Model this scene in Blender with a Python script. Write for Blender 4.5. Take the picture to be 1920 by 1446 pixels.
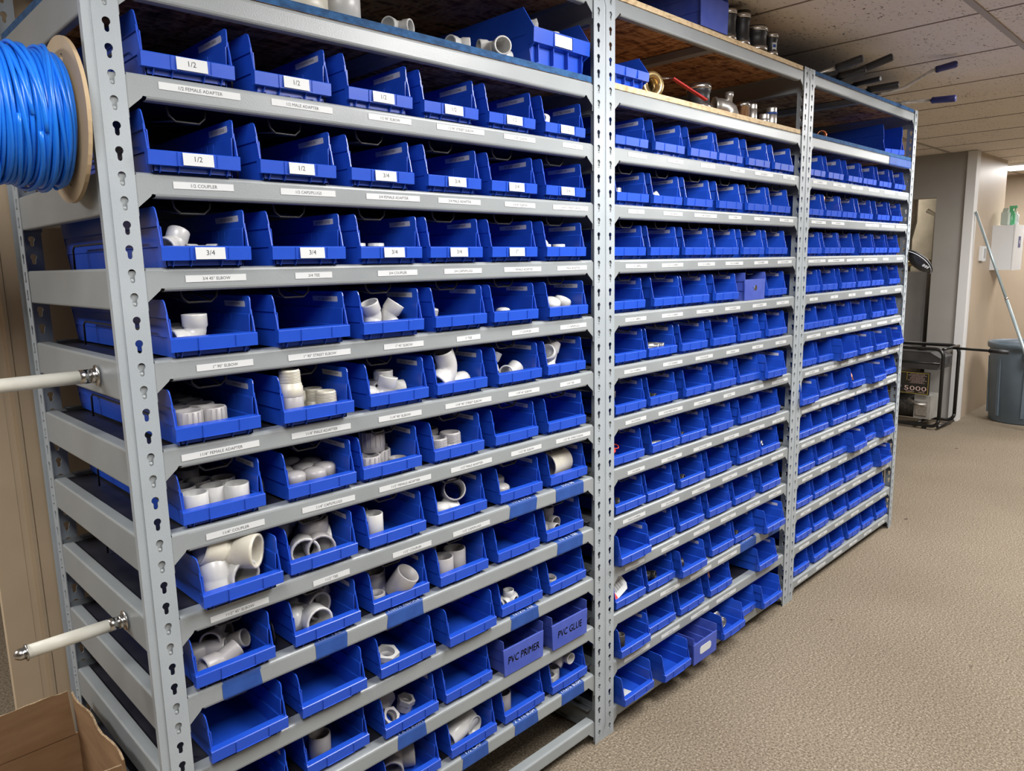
import bpy, bmesh, math, random
from mathutils import Vector, Matrix
random.seed(7)
for o in list(bpy.data.objects): bpy.data.objects.remove(o)
SC = bpy.context.scene
COL = SC.collection
PI = math.pi
# ---------------------------------------------------------------- camera
CAM_POS = (-.3897, -1.2862, 1.4462)
yaw, pit, rol, FPX = .7797, -.1633, -.0204, 1385.7
F = Vector((math.cos(pit)*math.sin(yaw), math.cos(pit)*math.cos(yaw), math.sin(pit)))
R = Vector((math.cos(yaw), -math.sin(yaw), 0)); U = R.cross(F)
R2 = R*math.cos(rol)+U*math.sin(rol); U2 = -R*math.sin(rol)+U*math.cos(rol)
cd = bpy.data.cameras.new('camera'); cam = bpy.data.objects.new('camera', cd); COL.objects.link(cam)
cd.sensor_fit = 'HORIZONTAL'; cd.sensor_width = 36; cd.lens = 36*FPX/1920; cd.clip_start = .02; cd.clip_end = 60
M = Matrix(((R2.x, U2.x, -F.x, CAM_POS[0]), (R2.y, U2.y, -F.y, CAM_POS[1]), (R2.z, U2.z, -F.z, CAM_POS[2]), (0, 0, 0, 1)))
cam.matrix_world = M
SC.camera = cam
# ---------------------------------------------------------------- world, exposure
w = bpy.data.worlds.new('world'); SC.world = w; w.use_nodes = True
w.node_tree.nodes['Background'].inputs[0].default_value = (.8, .82, .9, 1)
w.node_tree.nodes['Background'].inputs[1].default_value = .3
SC.view_settings.view_transform = 'Standard'; SC.view_settings.look = 'None'
SC.view_settings.exposure = 0.28; SC.view_settings.gamma = 1; SC.view_settings.use_curve_mapping = False
CEIL = 2.298
# ceiling troffers: (x0, x1, y0, y1, watts)
TROFFERS = [(-.78, -.18, -1.69, -.49, 26), (1.02, 1.62, -1.69, -.49, 50), (3.42, 4.02, -1.69, -.55, 62),
            (5.82, 6.42, -1.69, -.55, 58), (8.22, 8.82, -.49, .68, 34), (1.02, 1.62, -3.5, -2.4, 10), (-2.0, -1.4, .7, 1.9, 42)]
def area_lamp(x, y, z, sx, sy, watts):
    l = bpy.data.lights.new('troffer_lamp', 'AREA'); l.shape = 'RECTANGLE'; l.size = sx; l.size_y = sy
    l.energy = watts; l.color = (1, .985, .97)
    o = bpy.data.objects.new('troffer_lamp', l); COL.objects.link(o); o.location = (x, y, z)
    return o
LAMPS = [area_lamp((a+b)/2, (c+d)/2, CEIL-.022, b-a-.06, d-c-.06, e) for a, b, c, d, e in TROFFERS]
# ---------------------------------------------------------------- helpers
def tag(o, label=None, cat=None, group=None, kind=None):
    if label: o['label'] = label
    if cat: o['category'] = cat
    if group: o['group'] = group
    if kind: o['kind'] = kind
    return o
def mesh_of(name, bm, mats, smooth=False):
    me = bpy.data.meshes.new(name)
    bmesh.ops.recalc_face_normals(bm, faces=bm.faces)
    bm.to_mesh(me); bm.free()
    for m in (mats if isinstance(mats, (list, tuple)) else [mats]): me.materials.append(m)
    if smooth:
        for p in me.polygons: p.use_smooth = True
    return me
def link(name, me, parent=None, loc=(0, 0, 0), rot=None):
    o = bpy.data.objects.new(name, me); COL.objects.link(o)
    if parent: o.parent = parent
    o.location = loc
    if rot is not None: o.rotation_euler = rot
    return o
def obj(name, bm, mats, parent=None, loc=(0, 0, 0), rot=None, smooth=False):
    return link(name, mesh_of(name, bm, mats, smooth), parent, loc, rot)
def empty(name, loc=(0, 0, 0), rot=None):
    return link(name, None, None, loc, rot)
def box(bm, x0, x1, y0, y1, z0, z1, mi=0):
    v = [bm.verts.new((x, y, z)) for x in (x0, x1) for y in (y0, y1) for z in (z0, z1)]
    for q in ((0, 1, 3, 2), (4, 6, 7, 5), (0, 4, 5, 1), (2, 3, 7, 6), (0, 2, 6, 4), (1, 5, 7, 3)):
        f = bm.faces.new([v[i] for i in q]); f.material_index = mi
    return v
def prism(bm, poly, a, b, axis='x', mi=0):
    """polygon in the plane normal to axis, extruded from a to b"""
    def P(p, t):
        return {'x': (t, p[0], p[1]), 'y': (p[0], t, p[1]), 'z': (p[0], p[1], t)}[axis]
    A = [bm.verts.new(P(p, a)) for p in poly]; B = [bm.verts.new(P(p, b)) for p in poly]
    n = len(poly)
    for i in range(n):
        f = bm.faces.new((A[i], A[(i+1) % n], B[(i+1) % n], B[i])); f.material_index = mi
    for L in (A, B[::-1]):
        f = bm.faces.new(L); f.material_index = mi
def lathe(bm, prof, n=24, mi=0, mat=None, cap=False, closed=True, smooth=True):
    """prof: list of (r, z); closed joins last to first (a ring section); r=0 collapses"""
    rings = []
    for r, z in prof:
        if r < 1e-6:
            rings.append([bm.verts.new((0, 0, z))])
        else:
            rings.append([bm.verts.new((r*math.cos(2*PI*i/n), r*math.sin(2*PI*i/n), z)) for i in range(n)])
    pairs = list(zip(rings, rings[1:])) + ([(rings[-1], rings[0])] if closed else [])
    vs = [v for r in rings for v in r]
    for a, b in pairs:
        if len(a) == 1 and len(b) == 1: continue
        for i in range(n):
            j = (i+1) % n
            if len(a) == 1: q = (a[0], b[j], b[i])
            elif len(b) == 1: q = (a[i], a[j], b[0])
            else: q = (a[i], a[j], b[j], b[i])
            f = bm.faces.new(q); f.material_index = mi; f.smooth = smooth
    if mat is not None: bmesh.ops.transform(bm, matrix=mat, verts=vs)
    return vs
def sweep(bm, pts, rads, n=16, mi=0, inner=None, caps=True):
    """round tube along pts with a radius at every point; inner = hollow radii"""
    pts = [Vector(p) for p in pts]
    m = len(pts); T = []
    for i in range(m):
        t = pts[min(i+1, m-1)]-pts[max(i-1, 0)]
        T.append(t.normalized())
    up = Vector((0, 0, 1)) if abs(T[0].z) < .9 else Vector((1, 0, 0))
    N = (up-T[0]*up.dot(T[0])).normalized()
    frames = []
    for i in range(m):
        if i: N = (N-T[i]*N.dot(T[i])).normalized()
        frames.append((N.copy(), T[i].cross(N)))
    def rings(rr):
        return [[bm.verts.new(pts[i]+rr[i]*(math.cos(2*PI*k/n)*frames[i][0]+math.sin(2*PI*k/n)*frames[i][1])) for k in range(n)] for i in range(m)]
    if not isinstance(rads, (list, tuple)): rads = [rads]*m
    O = rings(rads)
    def skin(A, B):
        for k in range(n):
            f = bm.faces.new((A[k], A[(k+1) % n], B[(k+1) % n], B[k])); f.material_index = mi; f.smooth = True
    for a, b in zip(O, O[1:]): skin(a, b)
    if inner:
        if not isinstance(inner, (list, tuple)): inner = [inner]*m
        I = rings(inner)
        for a, b in zip(I, I[1:]): skin(b, a)
        skin(I[0], O[0]); skin(O[-1], I[-1])
        for q in ((I[0], O[0]), (O[-1], I[-1])):
            pass
    elif caps:
        for L in (O[0][::-1], O[-1]):
            f = bm.faces.new(L); f.material_index = mi
def arc(cx, cy, r, a0, a1, n):
    return [(cx+r*math.cos(a0+(a1-a0)*i/n), cy+r*math.sin(a0+(a1-a0)*i/n)) for i in range(n+1)]
# ---------------------------------------------------------------- materials
def new_mat(name, col, rough=.5, metal=0., spec=.5):
    m = bpy.data.materials.new(name); m.use_nodes = True
    b = m.node_tree.nodes['Principled BSDF']
    b.inputs['Base Color'].default_value = (*col, 1); b.inputs['Roughness'].default_value = rough
    b.inputs['Metallic'].default_value = metal; b.inputs['Specular IOR Level'].default_value = spec
    return m
def nd(m, t, **kw):
    n = m.node_tree.nodes.new(t)
    for k, v in kw.items():
        if k in n.inputs: n.inputs[k].default_value = v
        else: setattr(n, k, v)
    return n
def lk(m, a, b): m.node_tree.links.new(a, b)
def coords(m, scale=(1, 1, 1), kind='Object', rot=(0, 0, 0)):
    t = nd(m, 'ShaderNodeTexCoord'); p = nd(m, 'ShaderNodeMapping')
    p.inputs['Scale'].default_value = scale; p.inputs['Rotation'].default_value = rot
    lk(m, t.outputs[kind], p.inputs['Vector']); return p.outputs['Vector']
def ramp(m, src, stops):
    r = nd(m, 'ShaderNodeValToRGB'); e = r.color_ramp.elements
    while len(e) < len(stops): e.new(.5)
    for i, (p, c) in enumerate(stops):
        e[i].position = p; e[i].color = (*c, 1)
    lk(m, src, r.inputs[0]); return r.outputs['Color']
def noisy(name, c1, c2, scale, rough=.5, bump=0., metal=0., stretch=(1, 1, 1), detail=4, lo=.35, hi=.65, bscale=None, spec=.5, kind='Object'):
    m = new_mat(name, c1, rough, metal, spec); b = m.node_tree.nodes['Principled BSDF']
    v = coords(m, stretch, kind)
    n = nd(m, 'ShaderNodeTexNoise', Scale=scale, Detail=detail); lk(m, v, n.inputs['Vector'])
    lk(m, ramp(m, n.outputs['Fac'], [(lo, c1), (hi, c2)]), b.inputs['Base Color'])
    if bump:
        n2 = nd(m, 'ShaderNodeTexNoise', Scale=bscale or scale, Detail=2); lk(m, v, n2.inputs['Vector'])
        bp = nd(m, 'ShaderNodeBump', Strength=bump, Distance=.001); lk(m, n2.outputs['Fac'], bp.inputs['Height'])
        lk(m, bp.outputs['Normal'], b.inputs['Normal'])
    return m
STEEL = noisy('grey_hammered_paint', (.335, .375, .405), (.375, .415, .445), 6, .36, .25, bscale=420, spec=.6)
STEEL2 = noisy('grey_beam_paint', (.255, .278, .288), (.29, .315, .325), 5, .36, .22, bscale=420, spec=.6)
DECK = noisy('black_shelf_deck', (.012, .013, .02), (.03, .03, .04), 12, .45)
WIRE = new_mat('black_wire', (.03, .028, .027), .35)
BLUE = noisy('blue_bin_plastic', (.012, .068, .50), (.017, .088, .58), 7, .32, .05, bscale=260)
BLUE2 = noisy('worn_blue_plastic', (.04, .075, .40), (.07, .11, .46), 14, .45, .05, bscale=260)
PAPER = new_mat('white_label', (.62, .64, .65), .5)
STRIP = noisy('film_label', (.50, .51, .60), (.58, .59, .68), 30, .35)
INK = new_mat('black_ink', (.03, .03, .035), .6)
WINK = new_mat('white_ink', (.75, .82, .95), .6)
TAPE = noisy('blue_tape', (.012, .055, .26), (.02, .08, .33), 25, .55, .15, bscale=200)
PVC = noisy('white_pvc', (.54, .54, .52), (.48, .475, .465), 30, .3)
PVCG = noisy('greyish_pvc', (.37, .355, .35), (.30, .285, .29), 30, .35)
CREAM = noisy('cream_pvc', (.60, .57, .48), (.54, .51, .43), 30, .35)
IRON = noisy('dark_iron', (.05, .05, .05), (.12, .11, .10), 60, .45, .2, metal=.6)
GALV = noisy('galvanised_metal', (.45, .44, .42), (.62, .6, .57), 50, .35, .1, metal=.85)
STAIN = noisy('stainless', (.6, .6, .6), (.75, .75, .74), 20, .22, metal=1.)
RUBBER = new_mat('black_rubber', (.018, .018, .02), .42)
COPPER = noisy('copper', (.75, .27, .12), (.85, .38, .2), 40, .3, metal=.9)
BRASS = noisy('brass', (.55, .40, .18), (.45, .33, .16), 30, .32, metal=.9)
RED = new_mat('red_plastic', (.42, .02, .02), .4)
REDTAG = new_mat('red_tag', (.65, .05, .03), .5)
BLUEPAINT = noisy('blue_painted_edge', (.008, .05, .14), (.02, .10, .26), 60, .85, .5, stretch=(1, 1, 2))
CABLE = noisy('bright_blue_cable', (.01, .17, .75), (.015, .21, .85), 9, .28)
def osb(name, dark):
    m = new_mat(name, (.4, .2, .08), .75); b = m.node_tree.nodes['Principled BSDF']
    v1 = coords(m, (7, 30, 30)); v2 = coords(m, (32, 9, 30), rot=(0, 0, .5))
    n1 = nd(m, 'ShaderNodeTexNoise', Scale=1.3, Detail=5, Distortion=1.2); lk(m, v1, n1.inputs['Vector'])
    n2 = nd(m, 'ShaderNodeTexNoise', Scale=1.1, Detail=4, Distortion=1.0); lk(m, v2, n2.inputs['Vector'])
    mx = nd(m, 'ShaderNodeMath', operation='MULTIPLY_ADD'); mx.inputs[1].default_value = .5
    ad = nd(m, 'ShaderNodeMath', operation='MULTIPLY'); ad.inputs[1].default_value = .5
    lk(m, n2.outputs['Fac'], ad.inputs[0]); lk(m, n1.outputs['Fac'], mx.inputs[0]); lk(m, ad.outputs[0], mx.inputs[2])
    if dark: st = [(.36, (.06, .022, .008)), (.44, (.30, .13, .05)), (.5, (.52, .26, .10)), (.56, (.68, .40, .19)), (.64, (.22, .10, .04))]
    else: st = [(.3, (.30, .20, .10)), (.45, (.62, .46, .27)), (.55, (.72, .57, .36)), (.7, (.45, .31, .17))]
    lk(m, ramp(m, mx.outputs[0], st), b.inputs['Base Color'])
    return m
OSB = osb('osb_board', True); OSBEDGE = osb('osb_pale_edge', False)
def carpet():
    m = new_mat('loop_carpet', (.3, .24, .18), .95, spec=.1); b = m.node_tree.nodes['Principled BSDF']
    v = coords(m, (1, 1, 1))
    n = nd(m, 'ShaderNodeTexNoise', Scale=140, Detail=5, Roughness=.85); lk(m, v, n.inputs['Vector'])
    c = ramp(m, n.outputs['Fac'], [(.30, (.045, .028, .018)), (.42, (.145, .115, .082)), (.55, (.30, .25, .185)), (.68, (.62, .545, .44))])
    n2 = nd(m, 'ShaderNodeTexNoise', Scale=1.6, Detail=3); lk(m, v, n2.inputs['Vector'])
    c2 = ramp(m, n2.outputs['Fac'], [(.3, (.86, .85, .84)), (.7, (1, 1, 1))])
    mx = nd(m, 'ShaderNodeMix', data_type='RGBA', blend_type='MULTIPLY'); mx.inputs[0].default_value = 1
    lk(m, c, mx.inputs[6]); lk(m, c2, mx.inputs[7])
    n3 = nd(m, 'ShaderNodeTexNoise', Scale=7.5, Detail=1); lk(m, coords(m, (1, 1.6, 1)), n3.inputs['Vector'])
    c3 = ramp(m, n3.outputs['Fac'], [(.215, (.45, .42, .4)), (.235, (1, 1, 1))])
    my = nd(m, 'ShaderNodeMix', data_type='RGBA', blend_type='MULTIPLY'); my.inputs[0].default_value = 1
    lk(m, mx.outputs[2], my.inputs[6]); lk(m, c3, my.inputs[7])
    lk(m, my.outputs[2], b.inputs['Base Color'])
    bp = nd(m, 'ShaderNodeBump', Strength=.7, Distance=.004); lk(m, n.outputs['Fac'], bp.inputs['Height']); lk(m, bp.outputs['Normal'], b.inputs['Normal'])
    return m
CARPET = carpet()
def tilemat():
    m = new_mat('ceiling_tile', (.62, .56, .48), .9, spec=.15); b = m.node_tree.nodes['Principled BSDF']
    v = coords(m, (1, 1.8, 1))
    n = nd(m, 'ShaderNodeTexNoise', Scale=58, Detail=2, Roughness=.6); lk(m, v, n.inputs['Vector'])
    n0 = nd(m, 'ShaderNodeTexNoise', Scale=4, Detail=2); lk(m, v, n0.inputs['Vector'])
    ad = nd(m, 'ShaderNodeMath', operation='MULTIPLY_ADD'); ad.inputs[1].default_value = .22; lk(m, n0.outputs['Fac'], ad.inputs[0]); lk(m, n.outputs['Fac'], ad.inputs[2])
    c = ramp(m, ad.outputs[0], [(.415, (.14, .11, .08)), (.45, (.82, .73, .63)), (.8, (.88, .79, .69))])
    lk(m, c, b.inputs['Base Color'])
    return m
TILE = tilemat()
TBAR = new_mat('ceiling_bar', (.42, .37, .32), .6)
GROOVE = new_mat('tile_groove', (.30, .24, .19), .9)
GREYWALL = noisy('grey_wall_paint', (.33, .315, .295), (.36, .345, .32), 3, .6)
BEIGEWALL = noisy('beige_wall_paint', (.46, .37, .275), (.50, .41, .31), 3, .45)
TANWALL = noisy('tan_door_paint', (.56, .44, .30), (.62, .49, .34), 5, .5)
TRIMW = new_mat('white_trim', (.74, .74, .74), .5)
BASEB = new_mat('dark_baseboard', (.04, .04, .045), .6)
CARD = noisy('cardboard', (.27, .155, .075), (.34, .205, .105), 8, .85, stretch=(1, 1, 6))
CARDEDGE = noisy('cardboard_edge', (.30, .20, .11), (.55, .42, .27), 300, .9)
FIBRE = noisy('tan_fibreboard', (.46, .34, .20), (.52, .39, .24), 10, .6)
# ---------------------------------------------------------------- text meshes (all made at once)
TEXTS = {}
def text_verts(body): return TEXTS[body]
def make_texts(bodies):
    fc = []
    for b in bodies:
        c = bpy.data.curves.new('t', 'FONT'); c.body = b; c.size = 1; c.align_x = 'CENTER'; c.align_y = 'CENTER'; c.resolution_u = 2
        o = bpy.data.objects.new('t', c); COL.objects.link(o); fc.append((b, o, c))
    bpy.context.view_layer.update()
    dg = bpy.context.evaluated_depsgraph_get()
    for b, o, c in fc:
        me = bpy.data.meshes.new_from_object(o.evaluated_get(dg))
        xs = [v.co.x for v in me.vertices] or [0, 1]; ys = [v.co.y for v in me.vertices] or [0, 1]
        cx = (min(xs)+max(xs))/2; cy = (min(ys)+max(ys))/2
        TEXTS[b] = ([(v.co.x-cx, v.co.y-cy) for v in me.vertices], [tuple(p.vertices) for p in me.polygons], max(xs)-min(xs), max(ys)-min(ys))
        bpy.data.objects.remove(o); bpy.data.curves.remove(c); bpy.data.meshes.remove(me)
def put_text(bm, body, height, width_max, O, X, Y, mi=1, squeeze=1., skew=0.):
    """letters laid on the plane at O spanned by X (reading direction) and Y (up)"""
    vs, ps, tw, th = TEXTS[body]
    s = height/max(th, .01); sx = s*squeeze
    if tw*sx > width_max: sx = width_max/tw
    O = Vector(O); X = Vector(X); Y = Vector(Y)
    V = [bm.verts.new(O+X*(x*sx+skew*y*s)+Y*y*s) for x, y in vs]
    for p in ps:
        try:
            f = bm.faces.new([V[i] for i in p]); f.material_index = mi
        except ValueError: pass
# ---- measured tables
BINS = {
 (0,11): [(0, 0.146, -0.005), (1, 0.336, -0.003), (2, 0.525, -0.007), (3, 0.712, -0.004), (4, 0.899, -0.004), (5, 1.092, -0.001)],
 (0,10): [(0, 0.139, -0.015), (1, 0.33, -0.013), (2, 0.519, -0.011), (3, 0.711, -0.009), (4, 0.901, -0.005), (5, 1.086, -0.006)],
 (0,9): [(0, 0.146, -0.015), (1, 0.341, -0.013), (2, 0.53, -0.013), (3, 0.708, -0.011), (4, 0.892, -0.011), (5, 1.081, -0.011)],
 (0,8): [(0, 0.148, -0.011), (1, 0.34, -0.015), (2, 0.526, -0.015), (3, 0.715, -0.012), (4, 0.89, -0.014), (5, 1.087, -0.012)],
 (0,7): [(0, 0.142, -0.011), (1, 0.338, -0.018), (2, 0.539, -0.006), (3, 0.718, -0.005), (4, 0.91, -0.004), (5, 1.091, 0.0)],
 (0,6): [(0, 0.145, -0.0), (1, 0.343, -0.004), (2, 0.515, -0.002), (3, 0.706, -0.001), (4, 0.9, 0.002), (5, 1.092, 0.001)],
 (0,5): [(0, 0.158, -0.022), (1, 0.336, -0.005), (2, 0.52, -0.002), (3, 0.713, 0.003), (4, 0.915, 0.004), (5, 1.108, 0.01)],
 (0,4): [(0, 0.138, -0.006), (1, 0.336, -0.002), (2, 0.525, 0.002), (3, 0.711, 0.001), (4, 0.901, 0.004), (5, 1.089, 0.009)],
 (0,3): [(0, 0.15, -0.013), (1, 0.336, -0.011), (2, 0.53, -0.006), (3, 0.722, -0.012), (4, 0.912, 0.006), (5, 1.096, 0.006)],
 (0,2): [(0, 0.153, -0.001), (1, 0.351, 0.016), (2, 0.537, 0.0), (3, 0.718, 0.005), (4, 0.906, -0.004), (5, 1.088, -0.008)],
 (0,1): [(0, 0.16, -0.015), (1, 0.34, -0.012), (2, 0.537, -0.0), (3, 0.728, 0.004), (4, 0.915, 0.007), (5, 1.102, 0.008)],
 (1,11): [(0, 0.132, 0.004), (1, 0.324, 0.004), (2, 0.515, 0.004), (3, 0.685, 0.004), (4, 0.884, 0.004), (5, 1.078, 0.004)],
 (1,10): [(0, 0.139, 0.004), (1, 0.317, 0.004), (2, 0.497, 0.004), (3, 0.693, 0.004), (4, 0.888, 0.004), (5, 1.063, 0.004)],
 (1,9): [(0, 0.126, 0.004), (1, 0.304, 0.004), (2, 0.493, 0.004), (3, 0.677, 0.004), (4, 0.865, 0.004), (5, 1.052, 0.004)],
 (1,8): [(0, 0.126, 0.004), (1, 0.326, 0.004), (2, 0.49, 0.004), (3, 0.687, 0.004), (4, 0.888, 0.004), (5, 1.061, 0.004)],
 (1,7): [(0, 0.133, 0.004), (1, 0.301, 0.004), (2, 0.485, 0.004), (3, 0.677, 0.004), (4, 0.863, 0.004), (5, 1.076, 0.004)],
 (1,6): [(0, 0.136, 0.004), (1, 0.311, 0.004), (2, 0.514, 0.004), (3, 0.687, 0.004), (4, 0.869, 0.004), (5, 1.026, -0.025)],
 (1,5): [(0, 0.128, 0.004), (1, 0.326, 0.004), (2, 0.491, 0.004), (3, 0.676, 0.004), (4, 0.885, 0.004), (5, 1.044, 0.004)],
 (1,4): [(0, 0.138, 0.004), (1, 0.303, 0.004), (2, 0.491, 0.004), (3, 0.673, 0.004), (4, 0.887, 0.004), (5, 1.056, 0.004)],
 (1,3): [(0, 0.131, -0.024), (1, 0.308, 0.004), (2, 0.491, 0.004), (3, 0.68, 0.004), (4, 0.862, 0.004), (5, 1.074, 0.004)],
 (1,2): [(0, 0.142, 0.004), (1, 0.312, 0.004), (2, 0.476, -0.02), (3, 0.705, 0.004), (4, 0.872, 0.004), (5, 1.046, -0.035)],
 (1,1): [(0, 0.141, -0.018), (1, 0.32, 0.004), (2, 0.504, 0.004), (3, 0.701, 0.004), (5, 1.026, -0.02)],
 (1,0): [(0, 0.137, -0.035), (1, 0.334, -0.05), (2, 0.499, -0.055), (3, 0.709, -0.05), (4, 0.871, -0.01), (5, 1.034, -0.04)],
 (2,11): [(0, 0.126, 0.008), (1, 0.313, 0.008), (2, 0.52, 0.008), (3, 0.691, 0.008), (4, 0.885, 0.008), (5, 1.087, 0.008)],
 (2,10): [(0, 0.126, 0.008), (1, 0.309, 0.008), (2, 0.478, 0.008), (3, 0.672, 0.008), (4, 0.888, 0.008), (5, 1.072, 0.008)],
 (2,9): [(0, 0.126, 0.008), (1, 0.313, 0.008), (2, 0.476, 0.008), (3, 0.711, 0.008), (4, 0.882, 0.008), (5, 1.058, 0.008)],
 (2,8): [(0, 0.126, 0.008), (1, 0.309, 0.008), (2, 0.509, 0.008), (3, 0.691, 0.008), (4, 0.863, 0.008), (5, 1.094, 0.008)],
 (2,7): [(0, 0.126, 0.008), (1, 0.283, 0.008), (2, 0.486, 0.008), (3, 0.661, 0.008), (4, 0.896, 0.008), (5, 1.087, 0.008)],
 (2,6): [(0, 0.126, 0.008), (1, 0.306, 0.008), (2, 0.473, -0.03), (3, 0.68, -0.025), (4, 0.879, -0.025), (5, 1.119, -0.02)],
 (2,5): [(0, 0.101, -0.02), (1, 0.335, 0.008), (2, 0.492, 0.008), (3, 0.649, -0.01), (4, 0.866, -0.03), (5, 1.123, 0.008)],
 (2,4): [(0, 0.127, 0.008), (1, 0.283, 0.008), (2, 0.489, 0.008), (3, 0.658, 0.008), (4, 0.891, 0.008), (5, 1.053, 0.008)],
 (2,3): [(0, 0.159, 0.008), (1, 0.348, 0.008), (2, 0.518, 0.008), (3, 0.675, -0.025), (4, 0.887, 0.008), (5, 1.074, -0.02)],
 (2,2): [(0, 0.152, 0.008), (1, 0.333, 0.008), (2, 0.495, 0.008), (3, 0.678, 0.008), (4, 0.871, 0.008), (5, 1.063, -0.02)],
 (2,1): [(0, 0.161, 0.008), (1, 0.341, 0.008), (2, 0.556, 0.008), (3, 0.74, 0.008), (4, 0.901, 0.008), (5, 1.058, 0.008)],
 (2,0): [(0, 0.153, 0.008), (1, 0.359, 0.008), (2, 0.543, 0.008), (3, 0.75, 0.008), (4, 0.929, 0.008), (5, 1.123, 0.008)],
}
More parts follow.
